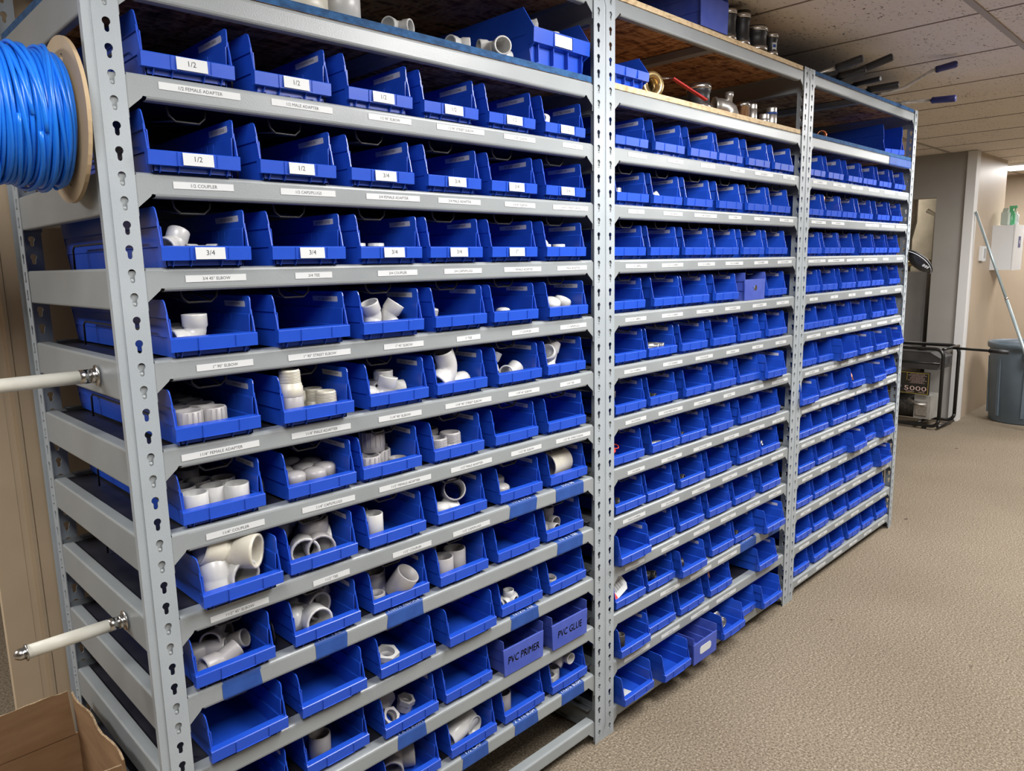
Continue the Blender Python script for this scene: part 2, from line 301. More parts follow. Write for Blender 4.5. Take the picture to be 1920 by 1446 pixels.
BEAM_LABELS = [
 (0, 11, 0.164, 0.137, '1/2 FEMALE ADAPTER'),
 (0, 11, 0.353, 0.125, '1/2 MALE ADAPTER'),
 (0, 11, 0.55, 0.106, '1/2 90° ELBOW'),
 (0, 11, 0.741, 0.139, '1/2 90° STREET ELBOW'),
 (0, 11, 0.927, 0.106, '1/2 45° ELBOW'),
 (0, 11, 1.121, 0.078, '1/2 TEE'),
 (0, 10, 0.156, 0.103, '1/2 COUPLER'),
 (0, 10, 0.354, 0.115, '1/2 CAPS/PLUGS'),
 (0, 10, 0.55, 0.135, '3/4 FEMALE ADAPTER'),
 (0, 10, 0.731, 0.125, '3/4 MALE ADAPTER'),
 (0, 10, 0.924, 0.105, '3/4 90° ELBOW'),
 (0, 10, 1.112, 0.138, '3/4 90° STREET ELBOW'),
 (0, 9, 0.164, 0.107, '3/4 45° ELBOW'),
 (0, 9, 0.354, 0.079, '3/4 TEE'),
 (0, 9, 0.552, 0.102, '3/4 COUPLER'),
 (0, 9, 0.735, 0.113, '3/4 CAPS/PLUGS'),
 (0, 9, 0.93, 0.13, '1" FEMALE ADAPTER'),
 (0, 9, 1.116, 0.119, '1" MALE ADAPTER'),
 (0, 8, 0.167, 0.103, '1" 90° ELBOW'),
 (0, 8, 0.357, 0.137, '1" 90° STREET ELBOW'),
 (0, 8, 0.56, 0.105, '1" 45° ELBOW'),
 (0, 8, 0.745, 0.073, '1" TEE'),
 (0, 8, 0.935, 0.096, '1" COUPLER'),
 (0, 8, 1.119, 0.107, '1" CAPS/PLUGS'),
 (0, 7, 0.147, 0.142, '11/4" FEMALE ADAPTER'),
 (0, 7, 0.35, 0.132, '11/4" MALE ADAPTER'),
 (0, 7, 0.542, 0.114, '11/4" 90° ELBOW'),
 (0, 7, 0.74, 0.144, '11/4" 90° STREET ELBOW'),
 (0, 7, 0.926, 0.112, '11/4" 45° ELBOW'),
 (0, 7, 1.105, 0.084, '11/4" TEE'),
 (0, 6, 0.161, 0.111, '11/4" COUPLER'),
 (0, 6, 0.356, 0.121, '11/4" CAPS/PLUGS'),
 (0, 6, 0.548, 0.141, '11/2" FEMALE ADAPTER'),
 (0, 6, 0.743, 0.131, '11/2" MALE ADAPTER'),
 (0, 6, 0.931, 0.112, '11/2" 90° ELBOW'),
 (0, 6, 1.116, 0.144, '11/2" 90° STREET ELBOW'),
 (0, 5, 0.156, 0.113, '11/2" 45° ELBOW'),
 (0, 5, 0.351, 0.085, '11/2" TEE'),
 (0, 5, 0.558, 0.108, '11/2" COUPLER'),
 (0, 5, 0.737, 0.119, '11/2" CAPS/PLUGS'),
 (1, 11, 0.155, 0.088, '1/2 COUP'),
 (1, 11, 0.349, 0.083, '1/2 CAPS'),
 (1, 11, 0.536, 0.087, '1/2 PLUG'),
 (1, 11, 0.725, 0.1, '1/2 CROSS'),
 (1, 11, 0.916, 0.136, '1/2 90 ELBOW'),
 (1, 11, 1.113, 0.099, '1/2 45 ELB'),
 (1, 10, 0.151, 0.077, '1/2 TEE'),
 (1, 10, 0.34, 0.104, '1/2 45 ELBOW'),
 (1, 10, 0.529, 0.137, '1/2 90 ST ELBOW'),
 (1, 10, 0.718, 0.086, '1/2 UNI'),
 (1, 10, 0.912, 0.118, '1/2 BUSH'),
 (1, 10, 1.106, 0.114, '1/2 CLOSE'),
 (1, 9, 0.153, 0.104, '1/2 X 2 NIPPLE'),
 (1, 9, 0.342, 0.117, '1/2 X 2 1/2 NIPPLE'),
 (1, 9, 0.54, 0.105, '1/2 X 3 NIPPLE'),
 (1, 9, 0.723, 0.119, '1/2 X 3 1/2 NIPPLE'),
 (1, 9, 0.917, 0.105, '1/2 X 4 NIPPLE'),
 (1, 9, 1.105, 0.118, '1/2 X 4 1/2 NIPPLE'),
 (1, 8, 0.152, 0.104, '1/2 X 5 NIPPLE'),
 (1, 8, 0.345, 0.117, '1/2 X 5 1/2 NIPPLE'),
 (1, 8, 0.538, 0.104, '1/2 X 6 NIPPLE'),
 (1, 8, 0.72, 0.104, '1/2 X 8 NIPPLE'),
 (1, 8, 0.916, 0.105, '1/2 X 9 NIPPLE'),
 (1, 8, 1.102, 0.102, '1/2 X 10'),
 (1, 7, 0.151, 0.11, '1/2 X 12 NIPPLE'),
 (1, 7, 0.351, 0.109, '1/2 X 18 NIPPLE'),
 (1, 7, 0.539, 0.109, '3/4 CLOSE NIP'),
 (1, 7, 0.729, 0.089, '3/4 BUSH'),
 (1, 7, 0.912, 0.083, '3/4 CAP'),
 (1, 7, 1.099, 0.088, '3/4 PLUG'),
 (1, 6, 0.156, 0.105, '3/4 COUPLER'),
 (1, 6, 0.343, 0.137, '3/4 90 STREET ELBOW'),
 (1, 6, 0.533, 0.105, '3/4 45 ELBOW'),
 (1, 6, 0.713, 0.08, '3/4 TEE'),
 (1, 6, 0.916, 0.104, '3/4 UNION'),
 (1, 6, 1.104, 0.136, '3/4 RED COUPLER'),
 (1, 5, 0.159, 0.088, '3/4 UNION'),
 (1, 5, 0.353, 0.118, '3/4 X 2 NIPPLE'),
 (1, 5, 0.542, 0.117, '3/4 X 2 1/2 NIP'),
 (1, 5, 0.737, 0.105, '3/4 X 3 NIP'),
 (1, 5, 0.929, 0.116, '3/4 X 4 NIP'),
 (1, 5, 1.105, 0.103, '3/4 X 5 NIP'),
 (1, 4, 0.151, 0.116, '3/4 X 5 1/2 NIPPLE'),
 (1, 4, 0.348, 0.105, '3/4 X 6 NIPPLE'),
 (1, 4, 0.538, 0.117, '1" 90 ELBOW'),
 (1, 4, 0.733, 0.105, '1" CAPS'),
 (1, 4, 0.923, 0.118, '1" 45 ELBOW'),
 (1, 4, 1.107, 0.102, '1" TEE'),
 (1, 3, 0.156, 0.103, '1" X 2 NIPPLE'),
 (1, 3, 0.352, 0.103, '1" X 3 NIPPLE'),
 (1, 3, 0.547, 0.103, '1" X 4 NIP'),
 (1, 3, 0.731, 0.108, '1" X 5 NIP'),
 (1, 3, 0.919, 0.106, '1" X 6 NIP'),
 (1, 3, 1.1, 0.108, '1" UNION'),
 (1, 2, 0.356, 0.116, '11/4" 90 ELBOW'),
 (1, 2, 0.549, 0.138, '11/4" 45 ELBOW'),
 (1, 2, 0.733, 0.137, '11/4" COUPLER'),
 (1, 1, 0.172, 0.138, '11/2" X 11/4" BUSH'),
 (1, 1, 0.362, 0.11, '11/2" TEE'),
 (1, 1, 0.549, 0.12, '11/2" UNION'),
 (1, 1, 0.732, 0.142, '11/2" X 4 NIP'),
 (2, 11, 0.14, 0.13, '1/2 COPPER 90'),
 (2, 11, 0.334, 0.129, '1/2 COPPER 45'),
 (2, 11, 0.528, 0.13, '1/2 COP TEE'),
 (2, 11, 0.725, 0.129, '1/2 COUPLER'),
 (2, 11, 0.927, 0.131, '1/2 M ADAPT'),
 (2, 11, 1.116, 0.14, '1/2 F ADAPT'),
 (2, 10, 0.146, 0.138, '1/2 CAP COPPER'),
 (2, 10, 0.34, 0.134, '3/4 COPPER 90'),
 (2, 10, 0.73, 0.167, '3/4 COP TEE'),
 (2, 10, 0.932, 0.166, '3/4 COUPLER'),
 (2, 10, 1.127, 0.169, '3/4 M ADAPT'),
 (2, 9, 0.147, 0.164, '3/4 X 1/2 REDUCER'),
 (2, 9, 0.34, 0.171, '3/4 X 1/2 BUSHING'),
 (2, 9, 0.539, 0.17, '3/4 F ADAPTER'),
 (2, 9, 0.734, 0.17, '3/4 UNION COP'),
 (2, 9, 0.929, 0.075, 'CAP'),
 (2, 9, 1.124, 0.085, 'TEE'),
 (2, 8, 0.132, 0.078, '1" 90'),
 (2, 8, 0.34, 0.076, '1" 45'),
 (2, 8, 0.535, 0.078, '1" TEE'),
 (2, 8, 0.73, 0.086, '1" CAP'),
 (2, 8, 0.93, 0.089, '1" BUSH'),
 (2, 8, 1.128, 0.089, '1" UNI'),
 (2, 7, 0.148, 0.133, '1" M ADAPTER'),
 (2, 7, 0.338, 0.131, '1" F ADAPTER'),
 (2, 7, 0.535, 0.129, '1" COUPLER'),
 (2, 7, 0.726, 0.129, '1" X 3/4'),
 (2, 7, 0.933, 0.133, '1" X 1/2'),
 (2, 7, 1.132, 0.143, '1" REDUCER'),
 (2, 6, 0.149, 0.135, '11/4 COPPER 90'),
 (2, 6, 0.335, 0.138, '11/4 COP 45'),
 (2, 6, 0.536, 0.166, '11/4 COUPLER'),
 (2, 6, 0.736, 0.166, '11/4 COP TEE'),
 (2, 6, 0.937, 0.162, '11/4 M ADAPT'),
 (2, 6, 1.132, 0.172, '11/4 F ADAPT'),
 (2, 5, 0.149, 0.167, 'BALL VALVE 1/2'),
 (2, 5, 0.345, 0.174, 'BALL VALVE 3/4'),
 (2, 5, 0.543, 0.173, 'GATE VALVE'),
 (2, 5, 0.738, 0.169, 'CHECK VALVE'),
 (2, 5, 0.939, 0.127, 'UNION'),
 (2, 5, 1.125, 0.127, 'PLUG'),
 (2, 4, 0.143, 0.128, 'DRAIN VALVE'),
 (2, 4, 0.34, 0.137, 'HOSE BIB'),
 (2, 4, 0.531, 0.141, 'STRAP 1/2'),
 (2, 4, 0.733, 0.14, 'STRAP 3/4'),
 (2, 4, 0.925, 0.143, 'HANGER'),
 (2, 4, 1.122, 0.143, 'CLAMP'),
 (2, 3, 0.15, 0.1, 'FLARE 3/8'),
 (2, 3, 0.34, 0.1, 'FLARE 1/2'),
 (2, 3, 0.53, 0.1, 'FLARE 5/8'),
 (2, 3, 0.72, 0.1, 'FLARE NUT'),
 (2, 3, 0.91, 0.1, 'FLARE TEE'),
 (2, 3, 1.1, 0.09, 'FLARE CAP'),
 (2, 2, 0.15, 0.1, 'BUSH 1/4'),
 (2, 2, 0.34, 0.1, 'BUSH 3/8'),
 (2, 2, 0.53, 0.1, 'BUSH 1/2'),
 (2, 2, 0.72, 0.1, 'NUT 3/8'),
 (2, 2, 0.91, 0.1, 'NUT 1/2'),
 (2, 2, 1.1, 0.09, 'SLEEVE'),
 (2, 1, 0.15, 0.1, 'COMP 1/4'),
 (2, 1, 0.34, 0.1, 'COMP 3/8'),
 (2, 1, 0.53, 0.1, 'COMP 1/2'),
 (2, 1, 0.72, 0.1, 'COMP 5/8'),
 (2, 1, 0.91, 0.1, 'COMP TEE'),
 (2, 1, 1.1, 0.09, 'COMP 90'),
 (2, 0, 0.15, 0.1, 'GAS COCK'),
 (2, 0, 0.34, 0.1, 'GAS VALVE'),
 (2, 0, 0.53, 0.1, 'FLEX 1/2'),
 (2, 0, 0.72, 0.1, 'FLEX 3/4'),
 (2, 0, 0.91, 0.1, 'DIELECTRIC'),
 (2, 0, 1.1, 0.09, 'REGULATOR'),
]
TAPE_LABELS = [
 (0, 5, 0.916, 0.099, '11/2 WYE'),
 (0, 5, 1.1, 0.112, '11/2 90'),
 (0, 4, 0.149, 0.076, '1½" 22.5'),
 (0, 4, 0.341, 0.076, '1½" TEE'),
 (0, 4, 0.532, 0.1, '1½x1¼ REDUCE'),
 (0, 4, 1.1, 0.109, '1¼ x 1 TEE'),
 (0, 3, 0.915, 0.102, '1x1x¾ TEE'),
 (0, 2, 0.535, 0.08, '1 x ¾ BUSH'),
 (0, 1, 0.726, 0.088, '1½ CAP'),
 (0, 1, 0.912, 0.09, '2" x 1½ BUSH'),
 (0, 1, 1.106, 0.097, '1½x1¼ BUSH'),
 (1, 2, 0.892, 0.119, '1¼ UNION'),
 (1, 2, 1.106, 0.098, '1¼ TEE'),
]
# ---------------------------------------------------------------- room
WB = 1.249; DEP = .61; FL = .044          # bay width, depth, post flange
LZ = lambda k: .08+.1524*k
TOPL = 13.5
def room():
    def slab(name, x0, x1, y0, y1, z0, z1, m):
        bm = bmesh.new(); box(bm, x0, x1, y0, y1, z0, z1)
        return tag(obj(name, bm, m), kind='structure')
    slab('floor', -3, 11, -4.2, 4, -.05, 0, CARPET)
    slab('ceiling', -3, 11, -4.2, 4, CEIL+.004, CEIL+.05, TILE)
    bm = bmesh.new()
    for i in range(-8, 15):
        x = 2.215+.601*i; box(bm, x-.004, x+.004, -4.2, 4, CEIL+.0015, CEIL+.004)
    tag(obj('trim_1', bm, GROOVE), kind='structure')
    bm = bmesh.new()
    for y in (-2.89, -1.69, -.485, .69, 1.88, 3.08): box(bm, -3, 11, y-.012, y+.012, CEIL-.001, CEIL+.003)
    tag(obj('trim_2', bm, TBAR), kind='structure')
    dk = noisy('low_bounce_brown', (.13, .10, .075), (.16, .12, .09), 3, .6)  # brown set dark so the unseen walls bounce less fill light
    slab('wall_front', -3, 11, -4.3, -4.2, 0, CEIL+.05, dk)
    slab('wall_left', -3.1, -3, -4.2, 4, 0, CEIL+.05, dk)
    slab('wall_right', 9.5, 9.6, -4.2, 4, 0, CEIL+.05, BEIGEWALL)
    slab('wall_back', -3, 6.85, 3.2, 3.3, 0, CEIL+.05, BEIGEWALL)
    slab('baseboard_back', -3, -.09, 3.185, 3.2, 0, .11, BASEB)
    # tan wall behind the near bay, run on unseen to keep farther bays dark, with its door jamb at the left
    slab('wall_behind_shelving', -.09, 3.2, .70, .82, 0, CEIL+.05, TANWALL)
    bm = bmesh.new()
    prism(bm, [(-.105, .688), (-.05, .688), (-.05, .694), (-.036, .694), (-.030, .688), (-.022, .690), (-.018, .7), (-.105, .7)], 0, CEIL, 'z')
    tag(obj('trim_3', bm, TANWALL), kind='structure')
    # grey wall with the furnace opening, white corner trim, beige return wall
    gx = 6.86
    bm = bmesh.new()
    box(bm, gx, gx+.1, .52, .775, 0, CEIL+.05); box(bm, gx, gx+.1, .775, 1.62, 1.937, CEIL+.05); box(bm, gx, gx+.1, 1.62, 4, 0, CEIL+.05)
    tag(obj('wall_grey', bm, GREYWALL), kind='structure')
    slab('wall_return', gx+.04, 7.95, .50, .60, 0, CEIL+.05, BEIGEWALL)
    slab('wall_return_end', 7.85, 7.95, .60, 4, 0, CEIL+.05, BEIGEWALL)
    slab('wall_closet_back', 7.55, 7.6, .60, 4, 0, CEIL+.05, noisy('closet_block', (.42, .38, .30), (.52, .47, .38), 9, .8))
    bm = bmesh.new(); box(bm, gx-.012, gx, .50, .555, 0, CEIL); box(bm, gx-.012, gx+.10, .485, .50, 0, CEIL)
    tag(obj('trim_4', bm, TRIMW), kind='structure')
room()
# ---------------------------------------------------------------- ceiling lights
EMIT = bpy.data.materials.new('lit_diffuser'); EMIT.use_nodes = True
_b = EMIT.node_tree.nodes['Principled BSDF']; _b.inputs['Emission Color'].default_value = (1, .97, .92, 1); _b.inputs['Emission Strength'].default_value = 1.4
LL = ['ceiling light above and left of the camera', 'ceiling light over the aisle by the near bay', 'ceiling light over the aisle by the far bay',
      'ceiling light over the aisle beyond the shelving', 'lit ceiling light beyond the beige corner wall, at the right edge', 'ceiling light further behind the aisle', 'ceiling light in the room behind the shelving']
for (a, b, c, d, e), l, lb in zip(TROFFERS, LAMPS, LL):
    r = empty('ceiling_light', ((a+b)/2, (c+d)/2, CEIL-.018)); tag(r, lb, 'light')
    hx, hy = (b-a)/2, (d-c)/2
    bm = bmesh.new()
    box(bm, -hx, hx, -hy, -hy+.02, 0, .0185); box(bm, -hx, hx, hy-.02, hy, 0, .0185); box(bm, -hx, -hx+.02, -hy+.02, hy-.02, 0, .0185); box(bm, hx-.02, hx, -hy+.02, hy-.02, 0, .0185)
    obj('frame', bm, TRIMW, r)
    bm = bmesh.new(); box(bm, -hx+.02, hx-.02, -hy+.02, hy-.02, .003, .007); obj('diffuser', bm, EMIT, r)
    l.location = (0, 0, -.004); l.parent = r
# ---------------------------------------------------------------- shelving parts
def keyhole(cx, cz):
    R_, rn, h = .0062, .0036, .0095
    pts = []
    a0 = math.asin(rn/R_)
    for i in range(13):
        a = -PI/2+a0+(2*PI-2*a0)*i/12
        pts.append((cx+R_*math.cos(a), cz+.004+R_*math.sin(a)))
    for i in range(5):
        a = PI+PI*i/4
        pts.append((cx+rn*math.cos(a), cz-h+rn*math.sin(a)+.001))
    return pts
def make_post(h=2.152):
    """corner angle: flanges in +x (front face y=0) and +y (face x=0), keyholes every 38.1 mm"""
    bm = bmesh.new(); p = .0381; z0 = 0.0; n = int(h/p)
    def cell(u0, u1, za, zb, hole, tr):
        v = [bm.verts.new(tr(*q)) for q in ((u0, za), (u1, za), (u1, zb), (u0, zb))]
        ed = [bm.edges.new((v[i], v[(i+1) % 4])) for i in range(4)]
        if hole:
            k = [bm.verts.new(tr(*q)) for q in keyhole(*hole)]
            ed += [bm.edges.new((k[i], k[(i+1) % len(k)])) for i in range(len(k))]
        bmesh.ops.triangle_fill(bm, use_beauty=True, edges=ed)
    # first hole centre .068-.0381 = .0299
    zs = [0.0]+[.0299+.01905+p*i for i in range(n)]
    zs = [z for z in zs if z < h-.008]+[h]
    for i in range(len(zs)-1):
        hc = .0299+p*i
        ok = hc+.012 < zs[i+1] and hc-.014 > zs[i]
        cell(.005, FL, zs[i], zs[i+1], (.0245, hc) if ok else None, lambda u, z: (u, 0, z))
        cell(.005, FL, zs[i], zs[i+1], (.0245, hc) if ok else None, lambda u, z: (0, u, z))
    c = [(.005-.005*math.sin(a), .005-.005*math.cos(a)) for a in (0, PI/6, PI/3, PI/2)]
    A = [bm.verts.new((x, y, 0)) for x, y in c]; B = [bm.verts.new((x, y, h)) for x, y in c]
    for i in range(3): bm.faces.new((A[i], A[i+1], B[i+1], B[i]))
    bmesh.ops.remove_doubles(bm, verts=bm.verts, dist=.00005)
    bmesh.ops.recalc_face_normals(bm, faces=bm.faces)
    # make normals point outward (away from +x +y)
    f = max(bm.faces, key=lambda f: f.calc_area())
    cen = f.calc_center_median()
    if f.normal.dot(Vector((1, 1, 0))) > 0: bmesh.ops.reverse_faces(bm, faces=bm.faces)
    th = .0018
    geom = bmesh.ops.solidify(bm, geom=bm.faces[:], thickness=th)
    me = bpy.data.meshes.new('post'); bm.to_mesh(me); bm.free(); me.materials.append(STEEL)
    return me
POST = make_post()
def sheet_prism(bm, path, th, a, b, axis='x', mi=0):
    """path offset by th on its left side, closed and extruded"""
    off = []
    for i, p in enumerate(path):
        q0 = Vector(path[max(i-1, 0)]); q1 = Vector(path[min(i+1, len(path)-1)])
        t = (q1-q0).normalized(); off.append((p[0]-t.y*th, p[1]+t.x*th))
    prism(bm, list(path)+off[::-1], a, b, axis, mi)
BH = .040
def beam_path(h, back=.030):
    r = .0065
    p = [(back, 0)]+[(.002+r-r*math.sin(a), -r+r*math.cos(a)) for a in (0, PI/6, PI/3, PI/2)]
    p += [(.002+r-r*math.cos(a), -h+r-r*math.sin(a)) for a in (0, PI/6, PI/3, PI/2)]
    p += [(.020, -h)]
    return p
def make_beam():
    bm = bmesh.new(); L = WB; e = .0755
    sheet_prism(bm, beam_path(BH), .0014, e, L-e)
    for s in (0, 1):
        X = (lambda x: x) if not s else (lambda x: L-x)
        pl = [(.007, -.0049), (e, -.0049), (e, -BH+.0052), (.0745, -BH+.0055), (.070, -BH+.006), (.0675, -BH+.002), (.047, -.056), (.047, -.070), (.007, -.070)]
        prism(bm, [(X(x), z) for x, z in pl], .002, .0035, 'y')
        x0, x1 = sorted((X(.048), X(e)))
        sheet_prism(bm, beam_path(BH)[:5], .0014, x0, x1)

        # rivets in the post's keyholes
        for z in (-.012-.0087, -.012-.0381-.0087):
            m4 = Matrix.Translation((X(.0245), -.0002, z)) @ Matrix.Rotation(PI/2, 4, 'X')
            lathe(bm, [(0, .0012), (.0032, .001), (.0036, 0), (.0036, -.003), (0, -.003)], 12, 0, m4, closed=False)
    return mesh_of('shelf_beam', bm, STEEL2)
BEAM = make_beam()
SBH = .068
def make_side_beam():
    bm = bmesh.new(); r = .004; L = DEP
    p = [(.024, 0)]+[(.002+r-r*math.sin(a), -r+r*math.cos(a)) for a in (0, PI/6, PI/3, PI/2)]
    p += [(.002+r-r*math.cos(a), -SBH+r-r*math.sin(a)) for a in (0, PI/6, PI/3, PI/2)]+[(.016, -SBH)]
    path = [(x, z) for x, z in p]
    sheet_prism(bm, path, .0014, FL+.002, L-FL-.002, 'y')
    for a, b in ((.007, FL+.002), (L-FL-.002, L-.007)): box(bm, .002, .0034, a, b, -SBH, -.0015)
    for y in (.0245, L-.0245):
        for z in (-.0207, -.0588):
            m4 = Matrix.Translation((-.0002, y, z)) @ Matrix.Rotation(-PI/2, 4, 'Y')
            lathe(bm, [(0, .0012), (.0032, .001), (.0036, 0), (.0036, -.003), (0, -.003)], 12, 0, m4, closed=False)
    return mesh_of('side_beam', bm, STEEL2)
SIDE = make_side_beam()
def make_rack():
    """black wire guide: hanging front loop, rods running back, standing side loop"""
    bm = bmesh.new(); r = .0021; w_ = .036
    def loop(pts, closed=False):
        sweep(bm, pts, r, 8)
    loop([(-w_-.002, .040, -.012), (-w_+.006, .040, -.052), (-w_+.016, .040, -.061), (w_-.016, .040, -.061), (w_-.006, .040, -.052), (w_+.002, .040, -.012)])
    loop([(-w_-.002, .040, -.012), (-w_-.002, .50, -.016)]); loop([(w_+.002, .040, -.012), (w_+.002, .50, -.016)])
    loop([(-w_+.014, .041, -.060), (-w_-.002, .36, -.018)]); loop([(w_-.014, .041, -.060), (w_+.002, .36, -.018)])
    x = -.0895
    loop([(x, .060, -.002), (x, .055, .020), (x, .062, .042), (x, .072, .047), (x, .42, .047), (x, .432, .040), (x, .434, -.002)])
    return mesh_of('wire_rack', bm, WIRE, True)
RACK = make_rack()
def make_deck(m, th, top, x0=.012, edge=None, y0=.024):
    bm = bmesh.new(); box(bm, x0, WB-x0, y0, DEP-y0, top-th, top)
    me = mesh_of('shelf_deck', bm, [m]+([edge] if edge else []))
    if edge:
        for p in me.polygons:
            if abs(p.normal.z) < .5: p.material_index = 1
    return me
DECK_LOW = make_deck(DECK, .010, -.006, x0=.026, y0=.034)
def osb_deck(edge):
    bm = bmesh.new(); box(bm, .006, WB-.006, .048, DEP-.048, .0005, .0155)
    box(bm, .048, WB-.048, .004, .048, .0005, .0155); box(bm, .048, WB-.048, DEP-.048, DEP-.004, .0005, .0155)
    bmesh.ops.remove_doubles(bm, verts=bm.verts, dist=1e-5)
    me = mesh_of('shelf_deck', bm, [OSB, edge])
    for p in me.polygons:
        if abs(p.normal.z) < .5 or (p.normal.z > 0 and edge is BLUEPAINT): p.material_index = 1
    return me
DECK_OSB = osb_deck(OSBEDGE); DECK_BLUE = osb_deck(BLUEPAINT)
def make_support():
    bm = bmesh.new()
    sheet_prism(bm, [(WB/2-.022, -.002), (WB/2-.020, -.024), (WB/2+.020, -.024), (WB/2+.022, -.002)], .0014, .006, DEP-.006, 'y')
    for x in (WB/2-.012, WB/2+.012):
        for y in (.012, DEP-.012):
            lathe(bm, [(0, -.0275), (.004, -.0265), (.0048, -.024), (0, -.024)], 12, 0, Matrix.Translation((x, y, -.013)), closed=False)
    return mesh_of('deck_support', bm, STEEL2)
SUPPORT = make_support()
make_texts(sorted({l[4] for l in BEAM_LABELS} | {l[4] for l in TAPE_LABELS} | {'1/2', '3/4', '1"', 'PVC GLUE', 'PVC PRIMER', '5000', 'RUNNING', 'WATTS',
    '1/2" F ADAPTER J10088439', '1/2" M ADAPTER J10084402', '1/2" 90° L10406305', '1/2" ST 90° L1010P4405', '1/2" 45° L10064400', '1/2" TEE L10084004',
    '3/4" ADAPTER J1008470', '3/4" CAP L1004790', '3/4" COUP L1047007', '1" ADAPTER J1008', 'DO NOT OPERATE IN RAIN', 'READ OWNER MANUAL BEFORE USE', 'USE OUTDOORS ONLY', 'GROUND UNIT BEFORE USE'}))
def sticker(lw, txt, h=.0115, th=.0055, sx=1.0):
    bm = bmesh.new()
    box(bm, -lw/2, lw/2, -.0003, .0003, -h/2, h/2)
    put_text(bm, txt, th, lw*.88, (0, -.00045, 0), (1, 0, 0), (0, 0, 1), 1, squeeze=sx)
    return bm
def tape_mesh(lw, txt, rnd):
    bm = bmesh.new()
    pth = [(y, z) for y, z in beam_path(BH)][:-2]
    pth = [(.026, .0)]+pth[1:]
    q = []
    for y, z in pth:
        if z >= -.0001: q.append((y, .0006))
        elif z > -.005: q.append((y-.0005, z+.0004))
        else: q.append((y-.0006, z))
    jl = [rnd.uniform(-.003, .003) for _ in q]; jr = [rnd.uniform(-.003, .003) for _ in q]
    jl[0] -= .004; jr[0] -= .003
    vs = [[bm.verts.new((s*lw/2+(jl if s < 0 else jr)[i], y, z)) for i, (y, z) in enumerate(q)] for s in (-1, 1)]
    for i in range(len(q)-1):
        bm.faces.new((vs[0][i], vs[0][i+1], vs[1][i+1], vs[1][i]))
    put_text(bm, txt, .013, lw*.85, (0, .0095, .0009), (1, 0, 0), (0, 1, 0), 1, squeeze=.9, skew=.2)
    return bm
LABZ = {11: -.0145, 10: -.0175, 9: -.0195, 5: -.0250}
BAYN = ['near bay', 'middle bay', 'far bay']
ORD = ['first', 'second', 'third', 'fourth', 'fifth', 'sixth', 'seventh', 'eighth', 'ninth', 'tenth', 'eleventh', 'twelfth', 'thirteenth', 'fourteenth']
UNITS = []
rndt = random.Random(3)
for bay in range(3):
    u = empty('shelving_unit', (bay*WB, 0, 0)); UNITS.append(u)
    tag(u, ['nearest grey steel shelving bay, labelled with PVC fitting sizes, cable reel on its side',
            'middle grey steel shelving bay between the nearest and the farthest bay',
            'farthest grey steel shelving bay with blue-edged top board and long handles on it'][bay], 'shelving', 'grey boltless shelving bays in a row')
    for sx, sy in ((0, 0), (1, 0), (0, 1), (1, 1)):
        o = link('post', POST, u, ((.0008 if not sx else WB-.0008), (0 if not sy else DEP), 0))
        o.scale = (-1 if sx else 1, -1 if sy else 1, 1)
    for k in list(range(0, 13))+[TOPL]:
        z = LZ(k)
        fb = link('shelf_beam', BEAM, u, (0, 0, z))
        rb = link('shelf_beam', BEAM, u, (WB, DEP, z), (0, 0, PI))
        link('side_beam', SIDE, u, (.0002, 0, z)); s2 = link('side_beam', SIDE, u, (WB-.0002, DEP, z), (0, 0, PI))
        if k >= 12:
            dk = link('shelf_deck', [DECK_BLUE, DECK_OSB, DECK_BLUE][bay] if k == 12 or bay == 2 else DECK_OSB, u, (0, 0, z))
            link('deck_support', SUPPORT, u, (0, 0, z))
        else:
            dk = link('shelf_deck', DECK_LOW, u, (0, 0, z)) if (bay or k) else None
            if k >= 1:
                for i in range(6):
                    link('wire_rack', RACK, dk, (.150+.1895*i+(-.006 if i else 0)+rndt.uniform(-.004, .004), 0, 0))
        for (b_, l_, x, lw, t) in BEAM_LABELS:
            if b_ == bay and l_ == k:
                lb = obj('shelf_label', sticker(lw, t), [PAPER, INK], fb, (x, .0014, LABZ.get(k, -.021)), (0, rndt.uniform(-.012, .012), 0))
        for (b_, l_, x, lw, t) in TAPE_LABELS:
            if b_ == bay and l_ == k:
                obj('tape_label', tape_mesh(lw, t, rndt), [TAPE, WINK], fb, (x, 0, 0))
        if bay == 2 and k == 12:
            obj('tape_label', tape_mesh(.30, '1/2', rndt), [TAPE, TAPE], fb, (WB-.20, -.0012, 0))
